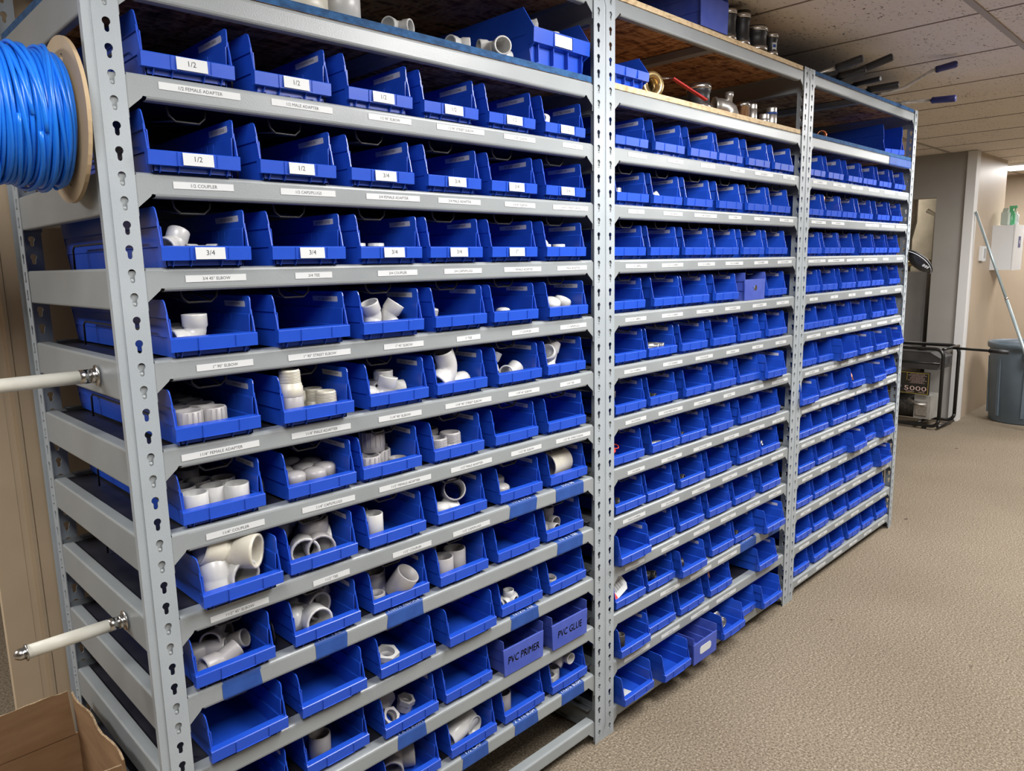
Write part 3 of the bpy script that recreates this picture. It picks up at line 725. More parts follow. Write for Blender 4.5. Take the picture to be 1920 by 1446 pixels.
# ---------------------------------------------------------------- bins
BW = .153; BD = .580; BHH = .0985
def bin_top(y):
    P = [(0, .033), (.004, .0355), (.0095, .0620), (.0108, .0620), (.0152, .0905), (.0175, .0962), (.0225, .0985), (BD, .0985)]
    for (a, za), (b, zb) in zip(P, P[1:]):
        if a <= y <= b: return za+(zb-za)*(y-a)/(b-a)
    return .0985
def bin_geo(bm, W_=BW, D_=BD, H=1., rev=False):
    hw = W_/2; t = .0022
    def outx(z, z0):          # stepped side profile
        if z <= .033: return hw-.0105+(.0015*z/.033)
        if z <= .0345: return hw-.0065
        if z <= .066: return hw-.0055
        return hw-.0035 if z < .0670 else hw-.003+.0025*min(1, (z-.067)/.03)
    ys = [.0125, .0140, .0152, .0175, .0225, .12, .3, D_] if not rev else [0.0, .3, D_]
    lv = [0, .0325, .034, .0655, .067, 9]
    for s in (-1, 1):
        rings = []
        for y in ys:
            top = bin_top(y) if not rev else .0985
            out = [(outx(min(z, top), z), min(z, top)) for z in lv]
            inn = [(x-t, z) for x, z in out[::-1]]
            rings.append([bm.verts.new((s*x, y, z*H)) for x, z in out+inn])
        n = len(rings[0])
        for A, B in zip(rings, rings[1:]):
            for i in range(n):
                j = (i+1) % n
                if (A[i].co-A[j].co).length < 1e-6 and (B[i].co-B[j].co).length < 1e-6: continue
                try: bm.faces.new((A[i], A[j], B[j], B[i]))
                except ValueError: pass
        for L in (rings[0], rings[-1]):
            h = n//2
            for i in range(h-1):
                q = [L[i], L[i+1], L[n-2-i], L[n-1-i]]
                try: bm.faces.new(q)
                except ValueError: pass
    if not rev:
        for s in (-1, 1):
            a, b = sorted((s*(hw-.0035), s*(hw-.0012)))
            prism(bm, [(.0128, .030)]+[(y, bin_top(y)) for y in (.0128, .0108, .0095, .006, .004, .001)]+[(.001, .030)], a, b, 'x')
    yf = .0125 if not rev else 0
    box(bm, -hw+.0108, hw-.0108, yf, D_, 0, .0022)
    prism(bm, [(-hw+.0105, 0), (hw-.0105, 0), (hw-.0005, .0985*H), (-hw+.0005, .0985*H)], D_-.0022, D_, 'y')
    if rev:      # the tall closed end faces out
        prism(bm, [(-hw+.0035, 0), (hw-.0035, 0), (hw, .074*H), (-hw, .074*H)], -.0015, .0035, 'y')
        return
    box(bm, -hw+.010, hw-.010, .0125, .0147, 0, .034)
    # lip: hollow label holder across the front
    prof = [(.0, .0105), (-.0012, .0325), (.0002, .0338), (.0135, .0352), (.0135, .0330), (.0125, .0125), (.011, .0105)]
    prism(bm, prof, -hw, hw, 'x')
    # raised label frame edges and under-lip ribs
    for x in (-.030, .036):
        prism(bm, [(-.0016, .0115), (-.0026, .0318), (-.0008, .0328), (.0002, .0115)], x-.0007, x+.0007, 'x')
    prism(bm, [(-.0018, .0107), (-.0018, .0120), (0, .0120), (0, .0107)], -.030, .036, 'x')
    for x in (-.056, -.026, .026, .056):
        prism(bm, [(.003, .0106), (.0126, .0106), (.0126, 0), (.0105, 0)], x-.0007, x+.0007, 'x')
    for y in (.085, .112, .139, .30, .327):
        for s in (-1, 1):
            a, b = sorted((s*(hw-.0085), s*(hw-.0071)))
            box(bm, a, b, y, y+.0022, .036, .064)
def finish_bin(bm):
    bmesh.ops.remove_doubles(bm, verts=bm.verts, dist=2e-6)
    bmesh.ops.dissolve_degenerate(bm, dist=1e-6, edges=bm.edges)
    bmesh.ops.recalc_face_normals(bm, faces=bm.faces)
    ed = [e for e in bm.edges if len(e.link_faces) == 2 and e.calc_face_angle(0) > .6 and e.calc_length() > .004]
    bmesh.ops.bevel(bm, geom=ed, offset=.00055, segments=1, affect='EDGES', clamp_overlap=True)
def bin_mesh(mat=BLUE, **kw):
    bm = bmesh.new(); bin_geo(bm, **kw); finish_bin(bm); return mesh_of('storage_bin', bm, mat)
BIN = bin_mesh(); BINREV = bin_mesh(BLUE2, rev=True)
STRIPTXT = {}
def strip_mesh(t, L=.09, H=.0115):
    if (t, L) in STRIPTXT: return STRIPTXT[(t, L)]
    bm = bmesh.new(); box(bm, -.0003, .0003, -L/2, L/2, -H/2, H/2)
    if t: put_text(bm, t, .0058, L*.86, (-.00045, 0, 0), (0, -1, 0), (0, 0, 1), 1, squeeze=.8)
    me = mesh_of('label_strip', bm, [STRIP, INK]); STRIPTXT[(t, L)] = me
    return me
CARDS = {}
def card_mesh(t):
    if t in CARDS: return CARDS[t]
    bm = bmesh.new(); box(bm, -.0255, .0255, -.0004, .0004, -.0100, .0100)
    put_text(bm, t, .0085, .03, (0, -.0006, .001), (1, 0, 0), (0, 0, 1), 1)
    me = mesh_of('label_card', bm, [PAPER, INK]); CARDS[t] = me
    return me
BINOBJ = {}
stxt = ['1/2" F ADAPTER J10088439', '1/2" M ADAPTER J10084402', '1/2" 90° L10406305', '1/2" ST 90° L1010P4405', '1/2" 45° L10064400', '1/2" TEE L10084004',
        '3/4" ADAPTER J1008470', '3/4" CAP L1004790', '3/4" COUP L1047007', '1" ADAPTER J1008']
SHELF_FROM_TOP = lambda lv: ORD[11-lv]
REV = {(0, 2, 4), (0, 2, 5), (1, 8, 4), (1, 0, 2)}
BEXTRA = {}
rb_ = random.Random(11)
lab_at = {}
for (b_, l_, x, lw, t) in BEAM_LABELS:
    if b_ == 0: lab_at[(b_, l_, min(range(6), key=lambda i: abs(.145+.19*i-x)))] = t.replace('11/', '1-1/').replace('"', ' inch')
for (bay, lv), row in BINS.items():
    for i, x, y in row:
        rv = (bay, lv, i) in REV
        o = link('storage_bin', BINREV if rv else BIN, None, (bay*WB+x, y+(.004 if rv else 0), LZ(lv)+.0004))
        o.rotation_euler = (0, 0, 0 if rv or y < -.018 else rb_.uniform(-.006, .006))
        BINOBJ[(bay, lv, i)] = o
        t = lab_at.get((bay, lv, i))
        if (bay, lv, i) == (0, 2, 4): lab = 'blue bin turned backwards with PVC PRIMER handwritten on its tall face'
        elif (bay, lv, i) == (0, 2, 5): lab = 'blue bin turned backwards with PVC GLUE handwritten on its tall face'
        elif (bay, lv, i) == (1, 8, 4): lab = 'blue bin turned backwards with a silver scrap on its face, middle bay'
        elif (bay, lv, i) == (1, 0, 2): lab = 'blue bin turned backwards with a white oval label, bottom shelf, middle bay'
        elif t: lab = 'blue shelf bin standing above the beam label '+t
        else: lab = 'blue shelf bin, %s from the left, %s bin shelf from the top, %s' % (ORD[i], SHELF_FROM_TOP(lv), BAYN[bay])
        tag(o, lab, 'bin', 'blue storage bins in the '+BAYN[bay])
        has = not rv and not (bay == 0 and (lv < 6 or (lv, i) in ()))
        if bay == 0 and (lv, i) in ((4, 1), (4, 2), (5, 1), (5, 2), (5, 3), (5, 4), (5, 5), (4, 5), (3, 4), (2, 0), (2, 2)): has = True
        if bay == 1 and lv in (0,) : has = False
        if bay == 2 and (lv, i) in ((6, 0), (6, 1), (6, 2), (5, 2), (5, 3), (3, 5), (0, 5), (1, 4)): has = False
        if has:
            if bay == 0: L = rb_.choice((.075, .085, .095)); tx = stxt[(i if lv == 11 else 6+(i+lv) % 4)]
            else: L = rb_.choice((.085, .1)); tx = stxt[(i*3+lv) % 10]
            hh = .0115 if not (bay == 2 and lv in (11,) or (bay, lv, i) == (2, 10, 0)) else .024
            st = link('label_strip', strip_mesh(tx, L), o, (BW/2-.0056+.0012, .033+L/2, .0835 if hh < .02 else .078), (0, -.09, 0))
            st.scale = (1, 1, hh/.0115)
        c = None
        if bay == 0 and (lv == 11 or (lv == 10 and i < 2)): c = '1/2'
        elif bay == 0 and (lv == 10 or (lv == 9 and i < 4)): c = '3/4'
        elif (bay, lv, i) == (0, 9, 4): c = '1"'
        if c: link('label_card', card_mesh(c), o, (.003, -.0032, .0222), (-.045, 0, 0))
# writing on the two reversed bins
for key, t in (((0, 2, 4), 'PVC PRIMER'), ((0, 2, 5), 'PVC GLUE')):
    bm = bmesh.new()
    for d in (-.0005, 0, .0005): put_text(bm, t, .020, .118, (d, -.0019, .040+d), (1, 0, 0), (0, 0, 1), 0, squeeze=.8, skew=.1)
    obj('handwriting', bm, INK, BINOBJ[key])
bm = bmesh.new()
prism(bm, [(-.036, -.010), (-.028, -.014), (.028, -.014), (.036, -.008), (.036, .006), (.028, .014), (-.028, .014), (-.036, .008)], -.0006, .0002, 'y')
obj('label_card', bm, PAPER, BINOBJ[(1, 0, 2)], (0, -.0017, .040))
bm = bmesh.new()
prism(bm, [(-.022, .006), (-.006, .002), (-.002, .012), (.010, .012), (.014, .002), (.008, -.008), (-.002, -.004), (-.016, -.006), (-.004, .0)], -.0006, .0002, 'y')
obj('silver_scrap', bm, STAIN, BINOBJ[(1, 8, 4)], (0, -.0017, .040))
# ---------------------------------------------------------------- fittings
def tube(R_, r_, h, n=28, bead=0.):
    """open ring / coupler standing on z=0"""
    p = [(R_, .001), (R_, h-.001), (R_-.001, h), (r_, h), (r_, h*.55), (r_-.0012, h*.5), (r_-.0012, h*.45), (r_, h*.4), (r_, 0), (R_-.001, 0)]
    if bead: p = [(R_, .001), (R_, h*.3), (R_-.0018, h*.34), (R_-.0018, h-.006), (R_, h-.005), (R_, h-.001), (R_-.001, h), (r_, h), (r_, 0), (R_-.001, 0)]
    return p
def m_coupler(R_=.024, h=.052, mat=PVC, name='pipe_coupler'):
    bm = bmesh.new(); lathe(bm, tube(R_, R_-.0035, h)); return mesh_of(name, bm, mat)
def m_cap(R_=.024, h=.03, mat=PVC):
    bm = bmesh.new()
    lathe(bm, [(R_-.004, 0), (R_, .0008), (R_, h*.62), (R_*.96, h*.78), (R_*.8, h*.92), (R_*.4, h), (0, h), (0, h-.004), (R_-.004, h*.6)], 28, closed=True)
    return mesh_of('domed_fitting', bm, mat)
def m_female(R_=.0245, h=.052, mat=PVC):
    """female adapter: ribbed collar"""
    bm = bmesh.new(); lathe(bm, tube(R_, R_-.005, h), 32)
    for i in range(16):
        a = 2*PI*i/16
        m4 = Matrix.Rotation(a, 4, 'Z')
        v = box(bm, R_-.001, R_+.0011, -.0011, .0011, .012, h-.002); bmesh.ops.transform(bm, matrix=m4, verts=v)
    return mesh_of('female_adapter', bm, mat)
def m_male(R_=.020, h=.052, mat=PVC):
    """male adapter: socket, flange and a threaded end"""
    bm = bmesh.new()
    p = [(R_+.004, .001), (R_+.004, h*.36), (R_+.0025, h*.38), (R_+.0025, h*.46)]
    n = 9; z0 = h*.48; dz = (h*.97-z0)/n
    for i in range(n): p += [(R_+.0012-.0001*i, z0+dz*i), (R_+.0012-.0001*i, z0+dz*(i+.5)), (R_-.0001*i, z0+dz*(i+.6)), (R_-.0001*i, z0+dz*(i+.95))]
    p += [(R_-.0015, h), (R_-.004, h), (R_-.004, 0), (R_+.003, 0)]
    lathe(bm, p, 28); return mesh_of('male_adapter', bm, mat)
def m_hexbush(R_=.024, h=.034, mat=PVC, thread=True):
    bm = bmesh.new()
    hexa = [(1.1*R_*math.cos(PI/3*i+.2), 1.1*R_*math.sin(PI/3*i+.2)) for i in range(6)]
    inner = [(R_*.68*math.cos(2*PI*i/24+.2), R_*.68*math.sin(2*PI*i/24+.2)) for i in range(24)]
    for z in (h*.62, h):
        a = [bm.verts.new((*p, z)) for p in hexa]; b = [bm.verts.new((*p, z)) for p in inner]
        ed = [bm.edges.new((a[i], a[(i+1) % 6])) for i in range(6)]+[bm.edges.new((b[i], b[(i+1) % 24])) for i in range(24)]
        bmesh.ops.triangle_fill(bm, use_beauty=True, edges=ed)
        if z < h: A0, B0 = a, b
        else:
            for i in range(6): bm.faces.new((A0[i], A0[(i+1) % 6], a[(i+1) % 6], a[i]))
            for i in range(24): bm.faces.new((B0[i], B0[(i+1) % 24], b[(i+1) % 24], b[i]))
    p = [(R_*.92, 0)]
    for i in range(5): p += [(R_*.94, h*.62*(i+.3)/5), (R_*.90, h*.62*(i+.7)/5)]
    p += [(R_*.9, h*.63), (R_*.68, h*.63), (R_*.66, 0)]
    lathe(bm, p, 24); return mesh_of('hex_bushing', bm, mat)
def m_elbow(ang=90, r=.019, bend=None, sock=.024, mat=PVC, street=False, name='pipe_elbow', n=20):
    """hollow elbow in the xz plane, first mouth facing -x at origin, hubs at the ends"""
    bend = bend or r*1.15; a = math.radians(ang)
    pts = []; rad = []; inn = []
    hub = 1.13
    def add(p, R_, I): pts.append(p); rad.append(R_); inn.append(I)
    h2 = 1.0 if street else hub
    for t, R_ in ((0, hub), (.12, hub), (.86, hub), (1.0, 1.0)): add((t*sock, 0, 0), r*R_, r*(.93 if t < .9 else .8))
    for i in range(1, 8):
        q = a*i/8; add((sock+bend*math.sin(q), 0, bend*(1-math.cos(q))), r, r*.8)
    e = Vector((sock+bend*math.sin(a), 0, bend*(1-math.cos(a)))); d = Vector((math.cos(a), 0, math.sin(a)))
    for t, R_ in ((0, 1.0), (.14, h2), (.88, h2), (1., h2)): add(tuple(e+d*t*sock), r*R_, r*(.8 if t < .1 else (.93 if not street else .86)))
    bm = bmesh.new(); sweep(bm, pts, rad, n, inner=inn); return mesh_of(name, bm, mat)
def m_tee(r=.019, L=.082, b=.042, mat=PVC, n=20, name='pipe_tee'):
    """run along x centred at origin, branch up +z"""
    bm = bmesh.new(); h = 1.13; s = L*.3
    xs = [-L/2, -L/2+.002, -L/2+s, -L/2+s+.003, L/2-s-.003, L/2-s, L/2-.002, L/2]
    rr = [r*h, r*h, r*h, r, r, r*h, r*h, r*h]; ii = [r*.94, r*.94, r*.94, r*.82, r*.82, r*.94, r*.94, r*.94]
    sweep(bm, [(x, 0, 0) for x in xs], rr, n, inner=ii)
    sweep(bm, [(0, 0, z) for z in (r*.55, b-s, b-s+.003, b)], [r, r, r*h, r*h], n, inner=[r*.82, r*.82, r*.94, r*.94])
    return mesh_of(name, bm, mat)
def m_nipple(R_=.011, h=.07, mat=GALV):
    bm = bmesh.new(); p = [(R_-.0022, 0), (R_-.001, 0)]
    for i in range(5): p += [(R_-.0004, .002+.0028*i), (R_-.0012, .0034+.0028*i)]
    p += [(R_, .018), (R_, h-.018)]
    for i in range(5): p += [(R_-.0012, h-.0174+.0028*i), (R_-.0004, h-.016+.0028*i)]
    p += [(R_-.001, h), (R_-.0022, h)]
    lathe(bm, p, 20); return mesh_of('pipe_nipple', bm, mat)
FM = {
 'coup': m_coupler(), 'coup_g': m_coupler(mat=PVCG), 'coup_s': m_coupler(.017, .04), 'ring': m_coupler(.020, .024, PVCG), 'coup_b': m_coupler(.028, .06, PVCG),
 'coup_big': m_coupler(.038, .085, CREAM), 'pipe': m_coupler(.027, .10, PVC, 'pipe_piece'),
 'cap': m_cap(), 'cap_s': m_cap(.018, .026), 'cap_g': m_cap(mat=PVCG), 'cap_b': m_cap(.028, .024, PVCG),
 'fem': m_female(mat=PVCG), 'fem_b': m_female(.0275, .046, PVCG), 'male': m_male(mat=CREAM), 'male_s': m_male(.017, .045, PVC), 'male_b': m_male(.025, .05, PVCG),
 'bush': m_hexbush(), 'bush_g': m_hexbush(.020, .03, PVCG), 'bush_b': m_hexbush(.026, .034, PVC),
 'e45': m_elbow(45, .018), 'e45s': m_elbow(45, .0165, sock=.020), 'e90': m_elbow(90, .019), 'e90s': m_elbow(90, .015, sock=.018), 'e90b': m_elbow(90, .027, sock=.030),
 'e90bg': m_elbow(90, .0255, sock=.03, mat=PVCG), 'e45b': m_elbow(45, .028, sock=.036, mat=PVC), 'e45bc': m_elbow(45, .029, sock=.040, mat=CREAM), 'street': m_elbow(90, .0195, sock=.026, street=True),
 'streetg': m_elbow(22.5, .018, sock=.032, mat=PVCG, street=True), 'streetw': m_elbow(90, .024, sock=.03, mat=PVC, street=True),
 'tee': m_tee(), 'tee_s': m_tee(.013, .056, .03), 'tee_b': m_tee(.027, .105, .052), 'tee_bg': m_tee(.027, .11, .052, PVCG), 'tee_sg': m_tee(.016, .066, .04, PVCG),
 'i_e': m_elbow(90, .014, sock=.014, mat=IRON, name='iron_elbow', n=16), 'i_coup': m_coupler(.016, .05, IRON, 'iron_coupling'), 'i_ring': m_coupler(.017, .02, IRON, 'iron_bushing'), 'i_coup_s': m_coupler(.0105, .05, GALV, 'metal_coupling'),
 'i_tee': m_tee(.012, .05, .028, IRON, 16, 'iron_tee'), 'i_cap': m_cap(.02, .03, IRON), 'g_e': m_elbow(45, .019, sock=.018, mat=GALV, name='galvanised_elbow', n=16),
 'nip': m_nipple(.0105, .06, GALV), 'c_e': m_elbow(90, .0135, sock=.015, mat=COPPER, name='copper_elbow', n=16), 'c_ring': m_coupler(.02, .03, COPPER, 'copper_coupling'), 'c_s': m_coupler(.009, .022, COPPER, 'copper_coupling'),
 'g_coup': m_coupler(.016, .036, GALV, 'metal_coupling'),
}
for m in FM.values():
    for p in m.polygons: p.use_smooth = p.use_smooth
DESC = dict(coup=('pipe_coupler', 'white ring-ended PVC coupler'), coup_g=('pipe_coupler', 'greyish white PVC coupler'), coup_s=('pipe_coupler', 'small white PVC coupler'), ring=('pipe_bushing', 'short grey PVC ring bushing'),
 coup_b=('pipe_coupler', 'wide greyish PVC coupler'), coup_big=('pipe_coupler', 'large cream PVC coupler on its side'), pipe=('pipe_piece', 'glossy white piece of PVC pipe'),
 cap=('domed_fitting', 'white domed PVC cap'), cap_s=('domed_fitting', 'small white domed PVC cap'), cap_g=('domed_fitting', 'greyish domed PVC cap'), cap_b=('domed_fitting', 'wide flat greyish PVC cap'),
 fem=('female_adapter', 'ribbed PVC female adapter'), fem_b=('female_adapter', 'wide ribbed PVC female adapter'), male=('male_adapter', 'cream threaded PVC male adapter'), male_s=('male_adapter', 'small threaded PVC male adapter'),
 male_b=('male_adapter', 'wide threaded PVC male adapter'), bush=('hex_bushing', 'white hex-headed PVC bushing'), bush_g=('hex_bushing', 'greyish hex-headed PVC bushing'), bush_b=('hex_bushing', 'large white hex-headed PVC bushing'),
 e45=('pipe_elbow', 'white PVC 45° elbow'), e45s=('pipe_elbow', 'small white PVC 45° elbow'), e90=('pipe_elbow', 'white PVC right-angle elbow'), e90s=('pipe_elbow', 'small white PVC right-angle elbow'),
 e90b=('pipe_elbow', 'large white PVC right-angle elbow'), e90bg=('pipe_elbow', 'large greyish PVC elbow'), e45b=('pipe_elbow', 'large glossy white PVC elbow'), e45bc=('pipe_elbow', 'large cream rough-mouthed PVC elbow'),
 street=('pipe_elbow', 'white PVC street elbow'), streetg=('pipe_elbow', 'greyish PVC slightly bent elbow'), streetw=('pipe_elbow', 'large white PVC street elbow'),
 tee=('pipe_tee', 'white PVC tee'), tee_s=('pipe_tee', 'small white PVC tee'), tee_b=('pipe_tee', 'large white PVC tee'), tee_bg=('pipe_tee', 'large greyish PVC tee'), tee_sg=('pipe_tee', 'greyish PVC tee'),
 i_e=('iron_elbow', 'dark iron elbow'), i_coup=('iron_coupling', 'dark iron coupling'), i_ring=('iron_bushing', 'dark iron ring'), i_coup_s=('metal_coupling', 'thin metal coupling'), i_tee=('iron_tee', 'dark iron tee'),
 i_cap=('iron_dome', 'dark iron dome cap'), g_e=('galvanised_elbow', 'thick galvanised elbow'), nip=('pipe_nipple', 'shiny threaded pipe nipple'), c_e=('copper_elbow', 'copper elbow'), c_ring=('copper_coupling', 'copper ring coupling'),
 c_s=('copper_coupling', 'short copper coupling'), g_coup=('metal_coupling', 'short galvanised coupling'))
def where(key):
    l = BINOBJ[key]['label']
    bay, lv, i = key
    if 'beam label ' in l: return l.split('beam label ')[1]+' bin'
    if 'handwritten' in l or 'scrap' in l or 'oval' in l: return 'backwards bin'
    return '%s bin, %s shelf, %s' % (ORD[i], SHELF_FROM_TOP(lv), BAYN[bay])
def fill(key, items, group=None):
    """items: (kind, x, y, z, rotation degrees, place words)"""
    b = BINOBJ[key]; wh = where(key)
    for it in items:
        kind, x, y, z, rot, pl = it
        nm, de = DESC[kind]
        ra = [math.radians(a) for a in rot]
        m3 = Matrix.Rotation(ra[2], 3, 'Z') @ Matrix.Rotation(ra[1], 3, 'Y') @ Matrix.Rotation(ra[0], 3, 'X')
        vs = [m3 @ v.co for v in FM[kind].vertices]
        lo = [min(v[k] for v in vs) for k in range(3)]; hi = [max(v[k] for v in vs) for k in range(3)]
        x = max(-.0630-lo[0], min(x, .0630-hi[0]))          # keep every fitting between the bin's walls
        if z+hi[2] < .07: y = max(y, .0162-lo[1])
        z = max(z, -lo[2]+.0002)
        o = link(nm, FM[kind], None, (b.location.x+x, b.location.y+y, b.location.z+.0024+z), ra)
        cat = {'pipe_elbow': 'elbow', 'iron_elbow': 'elbow', 'copper_elbow': 'elbow', 'galvanised_elbow': 'elbow', 'pipe_tee': 'tee', 'iron_tee': 'tee', 'domed_fitting': 'cap', 'iron_dome': 'cap'}.get(nm, nm.replace('_', ' '))
        lab = de+(' '+pl if pl else '')+', '+wh
        assert len(lab.split()) <= 16, lab
        tag(o, lab, cat, 'fittings in the '+wh)
# near bay
fill((0, 11, 5), [('tee_s', -.030, .050, .026, (0, -60, 30), '')])
fill((0, 9, 0), [('e45s', -.062, .105, .019, (0, 0, 20), 'at the back'), ('e45s', -.062, .050, .030, (0, -12, 35), 'on top left'), ('e45s', -.012, .060, .019, (90, 0, 10), 'at the right')])
fill((0, 9, 2), [('coup_s', -.045, .060, 0, (0, 0, 0), 'at the left'), ('coup_s', -.002, .055, 0, (0, 0, 0), 'at the right')])
fill((0, 9, 4), [('coup_s', -.045, .060, 0, (0, 0, 0), '')])
fill((0, 9, 5), [('cap_s', -.056, .045, .032, (0, 70, 20), 'leaning at left'), ('coup_s', -.020, .060, 0, (0, 0, 0), 'in the middle'), ('coup_s', .024, .050, 0, (0, 0, 0), 'at the right')])
fill((0, 8, 0), [('e90', -.045, .150, .024, (90, 0, 80), 'at the back'), ('e90', -.045, .105, .022, (90, 0, 100), 'in the middle'), ('e90', -.058, .045, .022, (0, 0, 10), 'nearest the lip')])
fill((0, 8, 2), [('e45', -.030, .045, .010, (0, -70, 15), 'leaning at left'), ('e45', .022, .045, .008, (0, -80, 150), 'standing at right'), ('e45', -.045, .10, .021, (90, 0, 20), 'behind')])
fill((0, 8, 3), [('male_s', -.048, .075, 0, (12, 10, 0), '')])
fill((0, 8, 4), [('coup_s', -.048, .085, .012, (0, 0, 0), 'at left behind'), ('cap_s', -.003, .045, .012, (0, 0, 0), 'at right near the lip')])
fill((0, 8, 5), [('cap', -.045, .12, 0, (0, 0, 0), 'at the back'), ('cap', -.018, .050, .024, (24, -12, 0), 'tilted at left'), ('cap', .026, .055, .026, (10, 20, 0), 'tilted at right')])
items = []
for i, (x, y) in enumerate([(-.043, .036), (.008, .048), (-.046, .088), (.056, .062) if 0 else (-.043, .140), (.008, .100), (.008, .152), (-.043, .192), (.008, .204), (.042, .075) if 0 else (-.043, .244), (.008, .256), (-.043, .296), (.008, .308)]):
    items.append(('fem', x, y, 0, (0, 0, 20*i), ['nearest the lip', 'right front', 'second in left row', 'third in left row', 'second in right row', 'third in right row', 'fourth in left row', 'fourth in right row', 'fifth in left row', 'fifth in right row', 'sixth in left row', 'sixth in right row'][i]))
fill((0, 7, 0), items)
fill((0, 7, 1), [('male', -.042, .038, .0, (180, 0, 0), 'upside down under the stacked one') if 0 else ('coup_g', -.042, .038, 0, (0, 0, 0), 'under the stacked one'), ('male', -.040, .040, .052, (0, 0, 0), 'stacked on another'), ('male', .040, .042, 0, (0, 0, 0), 'at right near the lip'),
    ('male', -.004, .088, 0, (0, 0, 0), 'in the middle'), ('male', .040, .094, 0, (0, 0, 0), 'right, second row'), ('male', -.034, .148, 0, (0, 0, 0), 'left at the back'), ('male', .016, .152, 0, (0, 0, 0), 'right at the back'), ('male', -.034, .205, .012, (8, 0, 0), 'farthest at the back')])
fill((0, 7, 2), [('e90', -.058, .045, .024, (0, 12, -20), 'nearest the lip'), ('e90', .052, .060, .024, (0, 0, 165), 'at the right'), ('e90', -.060, .100, .028, (90, 0, 0), 'behind at left'), ('e90', -.02, .13, .024, (90, 0, 30), 'at the back')])
fill((0, 7, 3), [('streetw', -.060, .035, .012, (0, -25, 15), 'at the front'), ('street', -.050, .110, .035, (60, -30, 10), 'standing behind'), ('street', .050, .055, .018, (90, 0, 190), 'lying at right')])
fill((0, 7, 4), [('e45', -.052, .060, .025, (40, -50, 60), 'at the left'), ('e45', .045, .060, .026, (-20, 30, 190), 'at the right'), ('e45', -.04, .12, .022, (90, 0, 20), 'behind')])
fill((0, 7, 5), [('tee', -.010, .055, .040, (20, -62, 10), 'with its mouth up'), ('e45s', .020, .11, .02, (90, 0, 0), 'behind')])
lay = [(-.046, .040), (.004, .060), (.050, .040), (-.046, .096), (.048, .100), (.002, .118), (-.046, .152), (.0, .175), (-.046, .208)]
fill((0, 6, 0), [('coup', x, y, (0, .0, .0, 0, .0, 0, 0, .012, 0)[i], (0, 0, 0), ['nearest the lip at left', 'front middle', 'front right', 'second in left row', 'second at right', 'second in the middle', 'third in left row', 'third in the middle', 'fourth in left row'][i]) for i, (x, y) in enumerate(lay)])
lay = [(-.048, .046), (.004, .040), (.052, .062), (-.044, .098), (.010, .094), (.046, .118), (-.044, .152), (.008, .150), (-.040, .206)]
fill((0, 6, 1), [('cap_g', x, y, .018, (0, 0, 0), ['nearest the lip at left', 'front middle', 'front right', 'second in left row', 'second in the middle', 'second at right', 'third in left row', 'third in the middle', 'farthest back'][i]) for i, (x, y) in enumerate(lay)])
fill((0, 6, 2), [('fem_b', -.043, .040, 0, (0, 0, 0), 'at left near the lip'), ('fem_b', .012, .075, 0, (0, 0, 0), 'under the stacked one'), ('fem_b', -.004, .072, .046, (0, 0, 9), 'stacked on another'), ('fem_b', .045, .118, 0, (0, 0, 0), 'behind at right'), ('ring', .040, .040, .004, (0, 0, 0), 'front right'), ('fem_b', -.04, .135, 0, (0, 0, 0), 'at the back')])
fill((0, 6, 3), [('male_b', -.046, .042, 0, (0, 0, 0), 'at left near the lip'), ('male_b', .010, .048, .006, (0, 0, 0), 'front middle'), ('male_b', -.016, .100, .012, (0, 0, 0), 'second row'), ('male_b', -.042, .160, .01, (0, 0, 0), 'at the back')])
fill((0, 5, 0), [('e45b', -.034, .050, .002, (0, -90, -100), 'standing at left'), ('e45b', .014, .022, .034, (0, 0, 104), 'lying with mouth forward'), ('e45bc', .056, .020, .077, (-60, 0, 132), 'tilted on top at right')])
fill((0, 5, 1), [('e90b', -.026, .032, .031, (90, 0, 70), 'front left, mouth forward'), ('tee_bg', .040, .075, .032, (0, 0, 75), 'at right, mouth forward'), ('e90b', -.050, .13, .05, (40, -30, 20), 'behind'), ('bush_b', .020, .100, .066, (30, 20, 0), 'on top')])
fill((0, 5, 2), [('coup', -.046, .042, .016, (0, 0, 0), 'near the lip'), ('coup', -.046, .100, .010, (0, 0, 0), 'behind')])
fill((0, 5, 3), [('cap', -.050, .040, .012, (0, 0, 0), 'front left'), ('cap', -.004, .052, .010, (20, 10, 0), 'front middle'), ('cap_g', -.048, .090, .010, (0, 0, 0), 'left, second row'), ('streetw', -.030, .13, .045, (50, -40, 60), 'behind, mouth up'), ('coup_b', .030, .085, .040, (60, 25, -40), 'tilted at right')])
fill((0, 5, 4), [('cap_b', -.038, .050, .016, (0, 0, 0), 'near the lip'), ('cap_b', -.002, .105, .022, (6, 0, 0), 'behind at right'), ('cap_b', -.036, .160, .032, (0, 0, 0), 'at the back')])
fill((0, 5, 5), [('coup_big', -.040, .055, .046, (0, 90, 8), '')])
fill((0, 4, 0), [('streetg', -.064, .090, .032, (90, 0, -10), 'at left behind'), ('streetg', -.020, .070, .050, (20, 10, 60), 'in the middle'), ('streetg', .030, .110, .045, (0, 30, 120), 'behind on top'), ('streetg', .005, .12, .022, (0, 0, -50), 'right, second row'), ('streetg', -.048, .030, .022, (0, 0, 6), 'nearest the lip'), ('cap_b', -.048, .05, 0, (0, 0, 0), 'flat at left')])
fill((0, 4, 1), [('tee_b', -.022, .066, .032, (-90, 0, 90), 'front left, mouth forward'), ('tee_bg', .008, .110, .046, (70, 0, 100), 'behind, mouth up') , ('e90bg', -.045, .17, .032, (90, 0, 30), 'at the back')])
fill((0, 4, 2), [('ring', -.050, .040, .010, (0, 0, 0), 'front left'), ('coup_b', -.012, .095, .0, (0, 0, 0), 'in the middle'), ('coup_b', .010, .042, .018, (30, 20, 0), 'at right with a reddish inside'), ('coup_b', -.050, .12, .01, (0, 0, 0), 'at the back')])
